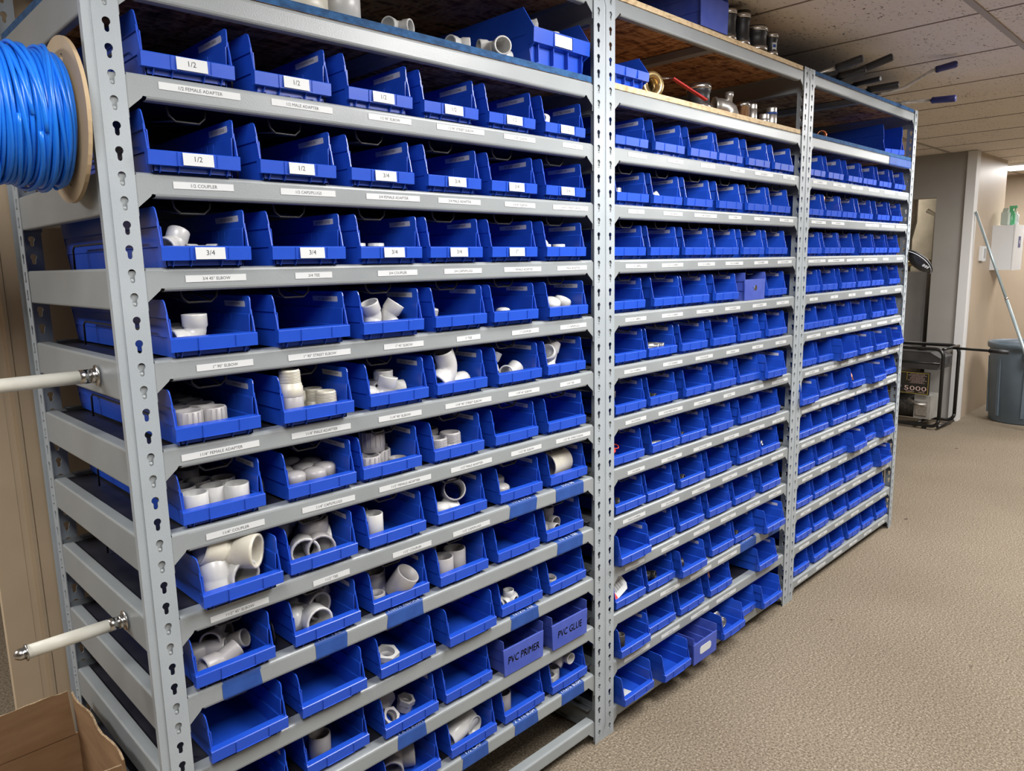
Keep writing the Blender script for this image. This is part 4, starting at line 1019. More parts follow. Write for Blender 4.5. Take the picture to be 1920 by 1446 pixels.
fill((0, 4, 3), [('coup_b', -.044, .044, -.001, (0, 0, 0), 'front left'), ('coup_b', .018, .060, .002, (0, 0, 0), 'at right'), ('coup_b', -.034, .110, .016, (0, 0, 0), 'behind')])
fill((0, 4, 5), [('tee_sg', -.030, .050, .021, (-90, 0, 100), 'mouth forward at left'), ('tee_sg', .008, .075, .030, (0, 0, 90), 'branch up'), ('tee_sg', -.05, .11, .05, (0, 20, 80), 'behind')])
fill((0, 3, 2), [('bush_b', -.030, .050, .004, (12, 0, 10), '')])
fill((0, 3, 4), [('tee_s', -.012, .042, .020, (0, 0, 15), 'branch up'), ('e90s', -.050, .040, .018, (90, 0, 20), 'at left')])
fill((0, 3, 5), [('ring', -.028, .050, .006, (8, 0, 0), 'front'), ('ring', -.045, .10, .004, (0, 0, 0), 'behind')])
fill((0, 2, 1), [('coup_g', -.015, .055, 0, (0, 0, 0), ''), ])
fill((0, 2, 2), [('bush_g', .024, .070, .005, (15, 10, 0), 'at right'), ('bush_g', -.040, .036, .012, (40, -20, 30), 'near the lip'), ('male_b', -.045, .085, .028, (0, 70, 20), 'lying at left')])
fill((0, 1, 2), [('e90bg', -.035, .045, .030, (90, 0, 60), 'near the lip')])
fill((0, 1, 3), [('pipe', -.058, .040, .030, (0, 84, 12), 'lying at left'), ('pipe', .012, .13, .030, (90, 0, 10), 'pointing forward')])
fill((0, 1, 4), [('coup_b', -.044, .060, 0, (0, 0, 0), '')])
fill((0, 1, 5), [('bush', -.045, .050, .0, (0, 0, 0), 'at the left'), ('e90s', .0, .055, .045, (90, -40, 0), 'at the right'), ('coup_s', -.005, .060, 0, (0, 0, 0), 'underneath')])
# middle bay
fill((1, 10, 0), [('i_coup_s', x, .055, 0, (0, 0, 0), p) for x, p in ((-.052, 'at left'), (-.026, 'in the middle'), (.0, 'at right'))])
fill((1, 10, 1), [('coup_s', -.030, .050, .012, (60, 0, 40), '')])
fill((1, 7, 1), [('nip', -.058, .045, .011, (90, 0, 50), 'bottom left'), ('nip', -.030, .050, .011, (90, 0, 30), 'bottom row, second'), ('nip', -.004, .050, .011, (90, 0, 25), 'bottom row, third'), ('nip', .020, .055, .011, (90, 0, 25), 'bottom row at right'),
    ('nip', -.018, .055, .032, (90, 0, 25), 'top row at left'), ('nip', .008, .055, .032, (90, 0, 25), 'top row at right')])
fill((1, 6, 0), [('i_coup', -.050, .055, .0, (0, 0, 0), 'at the back'), ('i_ring', -.045, .045, .050, (0, 0, 0), 'on top'), ('i_ring', -.012, .040, 0, (0, 0, 0), 'near the lip')])
fill((1, 6, 1), [('i_e', -.040, .050, .018, (90, 0, 20), 'at left'), ('i_e', .0, .060, .020, (90, 0, 170), 'at right')])
fill((1, 6, 3), [('g_coup', -.045, .055, .010, (0, 0, 0), '')])
fill((1, 6, 4), [('i_e', -.050, .070, .02, (90, 0, 10), 'behind'), ('g_coup', -.020, .050, .02, (0, 75, 30), 'lying in front')])
fill((1, 6, 5), [('i_cap', -.030, .060, .018, (0, 0, 0), '')])
fill((1, 5, 1), [('nip', -.050, .040, .020, (90, 0, 80), '')])
fill((1, 5, 2), [('i_e', -.055, .050, .016, (90, 0, 20), '')])
fill((1, 4, 0), [('i_e', -.04, .05, .016, (90, 0, 40), '')])
fill((1, 4, 2), [('i_e', -.045, .050, .018, (90, 0, 20), '')])
fill((1, 4, 5), [('nip', -.055, .035, .034, (80, 0, 20), '')])
fill((1, 3, 1), [('i_e', -.055, .080, .035, (60, 0, 20), 'behind'), ('i_e', -.025, .050, .028, (30, 30, 120), 'in front')])
fill((1, 3, 2), [('i_tee', -.04, .055, .02, (0, 0, 40), '')])
fill((1, 3, 3), [('g_coup', -.030, .050, .018, (0, 80, 30), '')])
fill((1, 3, 5), [('i_tee', -.030, .050, .018, (0, 30, 40), '')])
fill((1, 2, 1), [('i_tee', -.050, .050, .02, (20, 0, 40), 'at left'), ('i_e', -.015, .060, .02, (90, 0, 20), 'in the middle'), ('i_e', -.045, .11, .03, (60, 0, 80), 'behind')])
fill((1, 2, 2), [('i_e', -.050, .070, .03, (60, 0, 100), 'behind'), ('i_e', -.028, .050, .02, (90, 0, 60), 'in front')])
fill((1, 2, 3), [('i_ring', -.030, .070, .03, (20, 0, 0), 'on top'), ('i_coup', -.036, .070, -.02+.02, (0, 0, 0), 'underneath')] if 0 else [('i_ring', -.045, .045, 0, (0, 0, 0), 'front'), ('i_coup', -.020, .080, 0, (0, 0, 0), 'behind')])
fill((1, 2, 4), [('i_e', -.040, .050, .016, (90, 0, 20), '')])
fill((1, 2, 5), [('i_tee', -.035, .050, .016, (0, 0, 20), '')])
fill((1, 1, 0), [('i_coup', -.020, .050, .0, (0, 0, 0), 'at right'), ('i_e', -.05, .08, .03, (90, 0, 60), 'behind')])
fill((1, 1, 1), [('i_ring', -.040, .050, 0, (0, 0, 0), '')])
fill((1, 1, 2), [('i_coup', -.050, .060, 0, (0, 0, 0), 'at left'), ('i_coup', -.014, .075, 0, (10, 0, 0), 'at right')])
fill((1, 1, 3), [('c_e', -.050, .050, .035, (60, -60, 60), '')])
fill((1, 0, 3), [('g_e', -.036, .050, .022, (0, 0, 75), 'at left'), ('g_e', .010, .055, .024, (0, 0, 80), 'at right'), ('g_e', -.045, .12, .03, (0, 0, 40), 'behind')])
fill((1, 0, 4), [('g_coup', -.030, .050, .02, (30, 40, 0), '')])
# far bay
fill((2, 11, 5), [('c_s', -.060, .045, .046, (0, 80, 30), '')])
fill((2, 10, 1), [('c_e', -.050, .050, .045, (0, -80, 40), 'standing'), ('c_e', -.020, .045, .016, (90, 0, 30), 'lying')])
fill((2, 5, 3), [('c_ring', -.035, .050, .042, (70, 20, 20), '')])
fill((2, 5, 1), [('c_s', -.050, .050, .01, (0, 80, 30), 'at left'), ('c_s', -.020, .045, .01, (0, 80, 80), 'at right')])
fill((2, 4, 5), [('c_s', -.050, .050, .01, (0, 80, 30), '')])
fill((2, 2, 0), [('c_s', -.040, .045, .01, (0, 80, 30), '')])
# red valve tag, barcode tag, paper
def small(name, bm, mats, key, loc, rot, label, cat):
    b = BINOBJ[key]
    o = obj(name, bm, mats, None, tuple(b.location+Vector(loc)), [math.radians(a) for a in rot]); return tag(o, label, cat)
bm = bmesh.new()
sweep(bm, [(.034+.012*math.cos(a), .012*math.sin(a), .0) for a in [2*PI*i/12 for i in range(13)]], .0022, 8)
prism(bm, [(-.03, -.012), (.01, -.014), (.022, -.006), (.022, .006), (.01, .014), (-.03, .012)], -.0015, .0015, 'z')
small('red_tag', bm, REDTAG, (1, 5, 0), (-.035, .045, .040), (18, -12, 15), 'red plastic tag with a loop, in the leftmost bin of the middle bay', 'tag')
bm = bmesh.new(); prism(bm, [(-.042, -.024), (.03, -.026), (.042, -.012), (.042, .022), (-.042, .024)], -.0004, .0004, 'y')
for i in range(13): box(bm, -.022+.0038*i, -.022+.0038*i+(.0012, .002, .0008)[i % 3], -.0007, -.0004, -.008, .014, 1)
box(bm, -.04, -.026, -.0007, -.0004, -.022, .0, 2)
small('barcode_tag', bm, [PAPER, INK, REDTAG], (1, 2, 0), (-.030, .030, .060), (-35, -14, 8), 'white barcode tag with a red corner sticking out of a middle-bay bin', 'tag')
bm = bmesh.new(); box(bm, -.03, .03, -.05, .05, 0, .0008)
small('paper_slip', bm, PAPER, (1, 0, 0), (-.020, .07, .004), (0, 0, 10), 'white paper slip on the floor of the bottom left bin, middle bay', 'paper')
# ---------------------------------------------------------------- left side: cable reel, rods, box
def ring_disc(bm, R_, r_, t, n=40, mi=0, mat=None):
    lathe(bm, [(r_, 0), (R_, 0), (R_, t), (r_, t)], n, mi, mat, smooth=False)
RY = Matrix.Rotation(-PI/2, 4, 'Y')        # lathe axis z -> -x
RC = (.102, 1.687)                          # reel axis (y, z)
reel = empty('cable_reel', (-.012, RC[0], RC[1]))
tag(reel, 'bright blue cable wound on a reel with tan fibreboard flanges, hung on the shelving side', 'cable reel')
bm = bmesh.new()
def flange_bm(x):
    bm = bmesh.new(); n = 48; R_ = .128
    holes = [(0, 0, .009)]+[(.094*math.cos(a), .094*math.sin(a), .0065) for a in (-.35, -1.62, 1.9)]
    O = []
    for xx in (x, x-.006):
        o = [bm.verts.new((xx, R_*math.cos(2*PI*i/n), R_*math.sin(2*PI*i/n))) for i in range(n)]
        ed = [bm.edges.new((o[i], o[(i+1) % n])) for i in range(n)]; hs = []
        for cy, cz, r in holes:
            h = [bm.verts.new((xx, cy+r*math.cos(2*PI*i/12), cz+r*math.sin(2*PI*i/12)*1.35)) for i in range(12)]
            ed += [bm.edges.new((h[i], h[(i+1) % 12])) for i in range(12)]; hs.append(h)
        bmesh.ops.triangle_fill(bm, use_beauty=True, edges=ed); O.append((o, hs))
    for k in range(n): bm.faces.new((O[0][0][k], O[0][0][(k+1) % n], O[1][0][(k+1) % n], O[1][0][k]))
    for a, b in zip(O[0][1], O[1][1]):
        for k in range(12): bm.faces.new((a[k], a[(k+1) % 12], b[(k+1) % 12], b[k]))
    return bm
obj('flange', flange_bm(-.004), FIBRE, reel); obj('flange', flange_bm(-.33), FIBRE, reel)
bm = bmesh.new(); lathe(bm, [(.05, 0), (.082, 0), (.082, .31), (.05, .31)], 32, 0, Matrix.Translation((-.012, 0, 0)) @ RY); obj('drum', bm, FIBRE, reel)
rr = random.Random(5)
bm = bmesh.new(); cr = .0035
def coil(x0, x1, R_, turns, ph, wob, n=40):
    pts = []
    for i in range(int(turns*n)+1):
        t = i/n; a = ph-2*PI*t
        x = x0+(x1-x0)*t/turns+wob*math.sin(a*1.0+ph*3)+wob*.6*math.sin(2.3*a)
        r = R_+.0012*math.sin(5*t+ph)
        pts.append((x, r*math.cos(a), r*math.sin(a)))
    sweep(bm, pts, cr, 7)
coil(-.014, -.322, .0875, 44, 0, 0); coil(-.322, -.016, .0935, 43, 1, .0004)
coil(-.017, -.318, .0995, 40, .4, .0010)
for k in range(15): coil(-.024-.019*k, -.024-.019*k-.012+rr.uniform(-.012, .012), .1035+rr.uniform(-.001, .0015), 2.0, rr.uniform(0, 6), .0035+rr.uniform(0, .004))
for k in range(8): coil(-.040-.032*k, -.040-.032*k-.02+rr.uniform(-.03, .03), .1085+rr.uniform(-.001, .001), 1.0, rr.uniform(0, 6), .008)
obj('cable', bm, CABLE, reel)
def hanger(y, z, L, label):
    r = empty('hanging_rod', (0, y, z)); tag(r, label, 'rod', 'white sleeved rods bolted to the shelving side')
    def ax(prof, x, name, m, n=24):
        bm = bmesh.new(); lathe(bm, prof, n, 0, Matrix.Translation((x, 0, 0)) @ RY, closed=False); obj(name, bm, m, r)
    ax([(0, 0), (.019, 0), (.019, .0018), (0, .0018)], -.0008, 'washer', STAIN)
    ax([(0, 0), (.013, 0), (.013, .008), (0, .008)], -.0028, 'nut', STAIN, 6)
    ax([(0, 0), (.0125, 0), (.0125, .018), (0, .018)], -.0115, 'coupling_nut', STAIN, 6)
    ax([(0, 0), (.0118, 0), (.0120, L), (0, L)], -.0295, 'sleeve', noisy('worn_white_sleeve', (.80, .79, .70), (.64, .62, .53), 14, .45))
    ax([(0, 0), (.015, 0), (.015, .002), (0, .002)], -.0298-L, 'washer', STAIN)
    ax([(0, 0), (.0105, 0), (.0105, .008), (.009, .012), (.006, .0165), (0, .018)], -.032-L, 'end_nut', STAIN, 12)
hanger(.151, 1.266, .34, 'white sleeved rod running out of the left edge, below the cable reel')
hanger(.149, .803, .128, 'short white sleeved rod with a domed end nut, lower on the shelving side')
# reel axle
bm = bmesh.new(); lathe(bm, [(0, 0), (.0075, 0), (.0075, .40), (0, .40)], 16, 0, Matrix.Translation((0, RC[0], RC[1])) @ RY, closed=False)
tag(obj('reel_rod', bm, STAIN), 'steel rod carrying the blue cable reel on the shelving side', 'rod')
# cardboard box
bx = empty('cardboard_box', (-.237, .298, 0), (0, 0, .01)); tag(bx, 'open brown cardboard box with raised flaps beside the near shelving end', 'box')
X0, X1, Y0, Y1, H = -.215, .215, -.160, .195, .425
bm = bmesh.new(); t = .004
box(bm, X0, X1, Y0, Y1, 0, t)
box(bm, X0, X0+t, Y0, Y1, t, H); box(bm, X1-t, X1, Y0, Y1, t, H); box(bm, X0+t, X1-t, Y0, Y0+t, t, H); box(bm, X0+t, X1-t, Y1-t, Y1, t, H)
obj('box_body', bm, CARD, bx)
def flap(a, b, n, tilt, h=.105):
    """a,b: hinge ends; n: outward direction; tilt from vertical"""
    a = Vector(a); b = Vector(b); d = (b-a).normalized(); n = Vector(n)
    up = (Vector((0, 0, 1))*math.cos(tilt)+n*math.sin(tilt)); nn = d.cross(up).normalized()
    bm = bmesh.new(); N = 26; rf = random.Random(int(abs(a.x*1000+a.y*777)))
    rows = []
    for s in (0, .004):
        rows.append(([bm.verts.new(a+(b-a)*(i/N)+nn*s) for i in range(N+1)],
                     [bm.verts.new(a+(b-a)*(.012+.976*i/N)+up*(h+rf.uniform(-.0015, .0015))+nn*(s+.003*math.sin(i*.5))) for i in range(N+1)]))
    (a0, b0), (a1, b1) = rows
    for i in range(N):
        bm.faces.new((a0[i], a0[i+1], b0[i+1], b0[i])); bm.faces.new((a1[i+1], a1[i], b1[i], b1[i+1]))
        f = bm.faces.new((b0[i], b0[i+1], b1[i+1], b1[i])); f.material_index = 1
    bm.faces.new((a0[0], b0[0], b1[0], a1[0])); bm.faces.new((a0[-1], a1[-1], b1[-1], b0[-1]))
    obj('flap', bm, [CARD, CARDEDGE], bx)
flap((X1-.002, Y1-.01, H), (X1-.002, Y0+.006, H), (1, 0, 0), -.04); flap((X0+.01, Y1-.002, H), (X1-.01, Y1-.002, H), (0, 1, 0), .02)
flap((X0+.002, Y0, H), (X0+.002, Y1, H), (-1, 0, 0), .9); flap((X1-.01, Y0+.002, H), (X0+.01, Y0+.002, H), (0, -1, 0), -.02, .10)
# ---------------------------------------------------------------- on the near bay's board
ZD = LZ(12)+.0157; ZT = LZ(TOPL)+.0157
def thing(kind, x, y, z, rot, label, cat, scale=1., name=None):
    o = link(name or DESC[kind][0], FM[kind], None, (x, y, z), [math.radians(a) for a in rot]); o.scale = (scale,)*3
    return tag(o, label, cat)
bm = bmesh.new()
lathe(bm, [(.052, 0), (.058, 0), (.058, .05), (.0545, .053), (.0545, .12), (.0585, .122), (.0585, .15), (.052, .15), (.050, .12), (.050, .05)], 32, 0, Matrix.Translation((.425, .12, ZD)))
tag(obj('pipe_coupler', bm, CREAM), 'large cream PVC drain fitting on the blue-edged board, at the top edge', 'pipe fitting')
bm = bmesh.new(); lathe(bm, [(.036, 0), (.042, 0), (.042, .13), (.036, .13)], 32, 0, Matrix.Translation((.535, .14, ZD)))
tag(obj('pipe_piece', bm, PVC), 'upright white PVC pipe piece beside the large cream fitting, at the top', 'pipe fitting')
thing('e90s', .590, .050, ZD+.0178, (90, 0, 25), 'white PVC elbow with its mouth to the right on the blue-edged board', 'elbow', 1.0)
thing('e45s', .775, .070, ZD+.0190, (90, 0, 10), 'low white PVC elbow between the lone elbow and the big blue bin', 'elbow')
thing('e90', .862, .070, ZD+.0218, (90, 0, -25), 'wide-mouthed white PVC elbow beside the big blue bin', 'elbow', 1.0)
thing('coup_s', .925, .075, ZD+.0175, (0, 90, -10), 'white PVC coupler lying between the elbow and the big blue bin', 'coupler')
def big_bin(name, loc, rz, W_, D_, H_, label, lipz=(.050, .085), mat=BLUE):
    """wider hopper bin with a lip halfway up"""
    bm = bmesh.new(); t = .0028; hw = W_/2; b = hw-.010
    P = [(.02, lipz[1]), (.05, H_-.004), (.06, H_)]
    for s in (-1, 1):
        prism_pts = [(.018, 0), (D_, 0), (D_, H_), (.034, H_), (.0, lipz[1]), (.0, lipz[0]), (.018, lipz[0]-.012)]
        a = [bm.verts.new((s*(b+(hw-b)*min(1, z/(H_*.5))), y, z)) for y, z in prism_pts]
        c = [bm.verts.new((s*(b-t+(hw-b)*min(1, z/(H_*.5))), y, z)) for y, z in prism_pts]
        bm.faces.new(a); bm.faces.new(c[::-1])
        for i in range(len(a)): bm.faces.new((a[i], a[(i+1) % len(a)], c[(i+1) % len(a)], c[i]))
    box(bm, -b, b, .018, D_, 0, t)
    prism(bm, [(-b, 0), (b, 0), (hw-.0005, H_*.5), (hw-.0005, H_), (-hw+.0005, H_), (-hw+.0005, H_*.5)], D_-t, D_, 'y')
    box(bm, -b, b, .018, .018+t, 0, lipz[1]-.012)
    prism(bm, [(0, lipz[0]), (-.002, lipz[1]-.001), (.0, lipz[1]), (.020, lipz[1]+.001), (.020, lipz[1]-.003), (.0205, lipz[0]-.004)], -hw, hw, 'x')
    for x in (-hw*.32, hw*.34): box(bm, x-.0012, x+.0012, -.0034, 0, lipz[0]+.001, lipz[1]-.001)
    for i in range(4): box(bm, -b+.014+i*(2*b-.028)/3-.001, -b+.014+i*(2*b-.028)/3+.001, .006, .019, .008, lipz[0]-.001)
    for s in (-1, 1):
        a_, b_ = sorted((s*(hw-.0005), s*(hw+.0008))); box(bm, a_, b_, .03, D_-.01, H_*.52, H_*.52+.002)
    o = obj(name, bm, mat, None, loc, (0, 0, rz)); return tag(o, label, 'bin', 'loose blue bins on the upper boards')
bb = big_bin('storage_bin', (1.095, .010, ZD), .0, .212, .42, .135, 'big blue bin holding a crumpled plastic bag, upper board of the near bay')
bm = bmesh.new(); box(bm, -.032, .032, -.0035, -.0029, .052, .080); obj('label_card', bm, PAPER, bb)
# crumpled clear bag
bagm = new_mat('clear_plastic_bag', (.62, .62, .60), .18); bagm.node_tree.nodes['Principled BSDF'].inputs['Alpha'].default_value = .62
bm = bmesh.new(); bmesh.ops.create_icosphere(bm, subdivisions=3, radius=.040)
rg = random.Random(9)
for v in bm.verts:
    k = 1+rg.uniform(-.2, .18); v.co = Vector((v.co.x*k*1.0, v.co.y*k, v.co.z*k*1.15))
for i in range(5): box(bm, -.02+.009*i, -.015+.009*i, -.0425, -.042, .0, .012, 1)
tag(obj('plastic_bag', bm, [bagm, INK], None, (1.06, .105, ZD+.093), (.3, .2, .4)), 'crumpled clear plastic bag with print, sitting in the big blue bin', 'bag')
thing('tee_s', 1.135, .075, ZD+.080, (0, 0, 30), 'cream PVC tee poking out of the big blue bin', 'tee').data.materials[0]
# ---------------------------------------------------------------- middle bay upper boards
big_bin('storage_bin', (1.385, .012, ZD), .0, .17, .34, .098, 'empty blue bin on the middle bay board beside the brass valve', (.028, .052))
big_bin('storage_bin', (1.375, .05, ZT), .0, .15, .4, .11, 'blue bin on the top board of the middle bay, cut by the top edge', (.028, .052))
def rubber_coupling(loc, R_, h, label, tall_grip=True):
    r = empty('rubber_coupling', loc); tag(r, label, 'coupling', 'black rubber couplings with steel band clamps')
    bm = bmesh.new(); lathe(bm, [(R_-.006, 0), (R_, .001), (R_, h*.30), (R_*.93, h*.34), (R_*.93, h*.66), (R_, h*.7), (R_, h-.001), (R_-.006, h), (R_-.007, h*.5)], 32); obj('rubber_sleeve', bm, RUBBER, r)
    for z in (.10, .80):
        bm = bmesh.new(); lathe(bm, [(R_+.0003, h*z), (R_+.0018, h*z), (R_+.0018, h*z+.014), (R_+.0003, h*z+.014)], 32)
        box(bm, R_+.0010, R_+.010, -.006, .006, h*z+.002, h*z+.012)
        lathe(bm, [(0, -.010), (.0045, -.010), (.0045, .010), (0, .010)], 8, 0, Matrix.Translation((R_+.0065, 0, h*z+.007)) @ Matrix.Rotation(PI/2, 4, 'X'), closed=False)
        obj('band_clamp', bm, STAIN, r)
    return r
# top board (z = ZT)
rb = tag(link('storage_bin', None, None, (1.802, .0, ZT)), 'dark blue bin lying end-out on the top board of the middle bay', 'bin', 'loose blue bins on the upper boards')
bm = bmesh.new(); bin_geo(bm, W_=.165, D_=.50, H=1.3, rev=True); finish_bin(bm); obj('bin_shell', bm, BLUE2, rb)
rubber_coupling((1.985, .060, ZT), .030, .118, 'black rubber coupling nearest the blue bin on the top board')
rubber_coupling((2.075, .058, ZT), .030, .124, 'tall narrow black rubber coupling, second from the blue bin').rotation_euler = (0, 0, .3)
rubber_coupling((2.172, .055, ZT), .040, .092, 'wide squat black rubber coupling on the top board')
rc = rubber_coupling((2.268, .045, ZT), .024, .088, 'small black rubber coupling with a blue sticker, end of the top row')
bm = bmesh.new(); box(bm, -.009, .009, -.0223, -.0216, .024, .052); box(bm, -.006, .006, -.0226, -.0223, .036, .046, 1); obj('sticker', bm, [PAPER, TAPE], rc, (0, 0, 0), (0, 0, -.5))
# lower board (z = ZD)
vl = empty('brass_valve', (1.560, .075, ZD), (0, 0, -.35)); tag(vl, 'round brass valve with a long red lever handle on the middle bay board', 'valve')
VR = Matrix.Translation((0, 0, .040)) @ Matrix.Rotation(PI/2, 4, 'X')
bm = bmesh.new(); lathe(bm, [(.022, -.026), (.036, -.026), (.040, -.020), (.036, -.014), (.030, -.006), (.030, .006), (.036, .014), (.040, .020), (.036, .026), (.022, .026), (.020, 0)], 32, 0, VR); obj('valve_body', bm, BRASS, vl)
bm = bmesh.new(); lathe(bm, [(0, -.018), (.020, -.018), (.020, -.012), (0, -.012)], 24, 0, VR, closed=False); obj('ball', bm, STAIN, vl)
bm = bmesh.new(); lathe(bm, [(0, .030), (.008, .030), (.008, .048), (.005, .056), (0, .056)], 12, 0, Matrix.Translation((0.012, 0, .028)), closed=False); obj('stem', bm, STAIN, vl)
bm = bmesh.new(); sweep(bm, [(.012, 0, .080), (.040, .0, .066), (.092, 0, .070)], .0032, 8); obj('handle_neck', bm, STAIN, vl)
bm = bmesh.new()
vs = box(bm, 0, .140, -.007, .007, -.0022, .0022); bmesh.ops.transform(bm, matrix=Matrix.Translation((.088, 0, .070)) @ Matrix.Rotation(.40, 4, 'Y'), verts=vs); obj('red_handle', bm, RED, vl)
rubber_coupling((1.850, .080, ZD), .038, .088, 'wide black rubber coupling on the middle bay board beside the red lever')
el = empty('metal_elbow', (2.045, .085, ZD), (0, 0, -.62)); tag(el, 'large grey metal elbow with a small branch on top, middle bay board', 'elbow')
bm = bmesh.new()
pts = [(-.052, 0, .045), (-.044, 0, .045), (-.040, 0, .045), (-.028, 0, .045), (-.008, 0, .041), (.008, 0, .030), (.013, 0, .014), (.013, 0, .012), (.013, 0, .0005)]
sweep(bm, pts, [.031, .031, .027, .0275, .028, .028, .028, .031, .031], 28, inner=[.026, .026, .024, .023, .023, .023, .023, .026, .026]); obj('elbow_body', bm, GALV, el)
bm = bmesh.new(); sweep(bm, [(.004, 0, .052), (.006, 0, .075), (.006, 0, .078), (.006, 0, .092)], [.013, .0115, .0145, .0145], 16, inner=[.008]*4); obj('branch', bm, GALV, el)
sc_ = empty('metal_coupling', (2.135, .075, ZD)); tag(sc_, 'shiny banded metal coupling right of the grey metal elbow', 'coupling')
bm = bmesh.new(); lathe(bm, [(.020, 0), (.0225, 0), (.0225, .052), (.0255, .053), (.0255, .066), (.020, .066)], 24); obj('shell', bm, STAIN, sc_)
bm = bmesh.new(); box(bm, .024, .034, -.006, .006, .054, .065); lathe(bm, [(0, -.009), (.004, -.009), (.004, .009), (0, .009)], 8, 0, Matrix.Translation((.031, 0, .0595)) @ Matrix.Rotation(PI/2, 4, 'X'), closed=False); obj('clamp_screw', bm, STAIN, sc_)
for x, y, h, r, l in ((2.215, .080, .074, .0165, 'tall galvanised nipple with a threaded top, left of the short one'), (2.285, .070, .046, .019, 'short stubby galvanised nipple between two taller ones'), (2.352, .075, .078, .0205, 'tall galvanised nipple with a blue band, last in the row')):
    me = m_nipple(r, h, GALV)
    o = tag(link('pipe_nipple', me, None, (x, y, ZD)), l, 'pipe nipple', 'galvanised nipples on the middle bay board')
    if 'blue' in l:
        bm = bmesh.new(); lathe(bm, [(r+.0003, .052), (r+.0008, .052), (r+.0008, .060), (r+.0003, .060)], 20); obj('blue_band', bm, TAPE, o)
# ---------------------------------------------------------------- far bay upper boards
b3 = tag(link('storage_bin', None, None, (3.575, .040, ZD+.0005)), 'blue bin standing askew on the far bay board beside copper fittings', 'bin', 'loose blue bins on the upper boards')
b3.rotation_euler = (0, 0, -.22)
bm = bmesh.new(); bin_geo(bm, W_=.165, D_=.32, H=1.5); finish_bin(bm); obj('bin_shell', bm, BLUE, b3)
thing('c_e', 2.67, .07, ZD+.0165, (90, 0, 130), 'copper elbow at the left on the far bay board', 'elbow', 1.0)
thing('c_ring', 2.775, .06, ZD+.021, (0, 90, 40), 'copper ring coupling beside the askew blue bin', 'coupling')
def tool(pts, grip, gm, rm, label, r=.0075, gr=.0148):
    """long tool lying on the top board, grip hanging over the aisle"""
    t = empty('long_tool', pts[0]); tag(t, label, 'tool', 'long-handled tools on the far bay top board')
    P = [Vector(p)-Vector(pts[0]) for p in pts]
    bm = bmesh.new(); sweep(bm, P, r, 12); obj('shaft', bm, rm, t)
    d = (P[-1]-P[-2]).normalized()
    bm = bmesh.new(); sweep(bm, [P[-1]+d*s for s in (-.004, 0, .012, grip*.5, grip-.006, grip)], [gr*.9, gr, gr*.95, gr, gr*1.05, gr*.85], 14); obj('grip', bm, gm, t)
    # head resting on the board
    h = P[0]; e = (P[1]-P[0]).normalized()
    bm = bmesh.new()
    vs = box(bm, -.02, .02, -.075, .010, -.009, .009); 
    ang = math.atan2(e.y, e.x)+PI/2
    bmesh.ops.transform(bm, matrix=Matrix.Translation(h) @ Matrix.Rotation(ang+PI, 4, 'Z'), verts=vs)
    obj('tool_head', bm, IRON, t)
NAVY = new_mat('navy_grip', (.02, .022, .12), .4)
tool([(2.70, .42, ZT+.012), (2.705, .08, ZT+.018), (2.72, -.012, ZT+.036)], .095, RUBBER, GALV, 'leftmost tool with a black grip over the top board edge')
tool([(2.86, .42, ZT+.012), (2.86, .06, ZT+.016), (2.875, -.035, ZT+.042)], .13, RUBBER, IRON, 'black-gripped tool angled upward, second from the left, longest black grip')
tool([(2.79, .45, ZT+.012), (2.80, .08, ZT+.016), (2.82, .02, ZT+.024)], .10, RUBBER, IRON, 'black-gripped tool crossing beneath the upward-angled one')
tool([(3.00, .45, ZT+.010), (2.99, .06, ZT+.014), (2.985, .02, ZT+.015)], .11, RUBBER, IRON, 'lower thin tool with a tapered black grip', .006, .010)
tool([(3.10, .45, ZT+.012), (3.13, .06, ZT+.014), (3.14, .02, ZT+.016)], .12, RUBBER, GALV, 'straight black-gripped tool in front of the bent navy-gripped one')
tool([(3.22, .45, ZT+.012), (3.24, .05, ZT+.014), (3.27, -.06, ZT+.020), (3.285, -.085, ZT+.030), (3.335, -.175, ZT+.090), (3.345, -.19, ZT+.094)], .080, NAVY, GALV, 'bent steel tool with a navy grip, pointing highest to the right', .0075, .0145)
tool([(3.50, .45, ZT+.012), (3.51, .06, ZT+.010), (3.52, -.13, ZT-.002)], .095, NAVY, GALV, 'straight steel tool with a navy grip, lowest and farthest right')
# black cap hooked on the last post
ax1 = (Vector((.71, -.71, 0))*.74+Vector((0, 0, -.67))).normalized()      # long way of the cap
ax3 = Vector((.71, .71, 0)).normalized(); ax2 = ax3.cross(ax1).normalized()
cp = empty('black_cap', (3.795, -.036, 1.424)); tag(cp, 'black cap with a white edge hooked on the last shelving post', 'cap')
def capv(a_, b_, c_): return ax1*a_+ax2*b_+ax3*c_
bm = bmesh.new(); bmesh.ops.create_uvsphere(bm, u_segments=28, v_segments=16, radius=1)
for v in bm.verts:
    x, y, z = v.co; v.co = capv(x*.072+.010, (y if y > 0 else y*.25)*.030+.006, z*.060)
obj('crown', bm, RUBBER, cp, smooth=True)
bm = bmesh.new(); bmesh.ops.create_uvsphere(bm, u_segments=28, v_segments=12, radius=1)
for v in bm.verts:
    x, y, z = v.co; v.co = capv(x*.092, (y if y < 0 else y*.2)*.016-.002+.10*x*x*.12, z*.066)
obj('brim', bm, RUBBER, cp, smooth=True)
bm = bmesh.new(); sweep(bm, [capv(.088*math.cos(t_), .0045+.10*math.cos(t_)**2*.12, -.064*math.sin(t_)) for t_ in [PI*i/18 for i in range(1, 18)]], .0013, 6); obj('white_edging', bm, TRIMW, cp)
bm = bmesh.new()
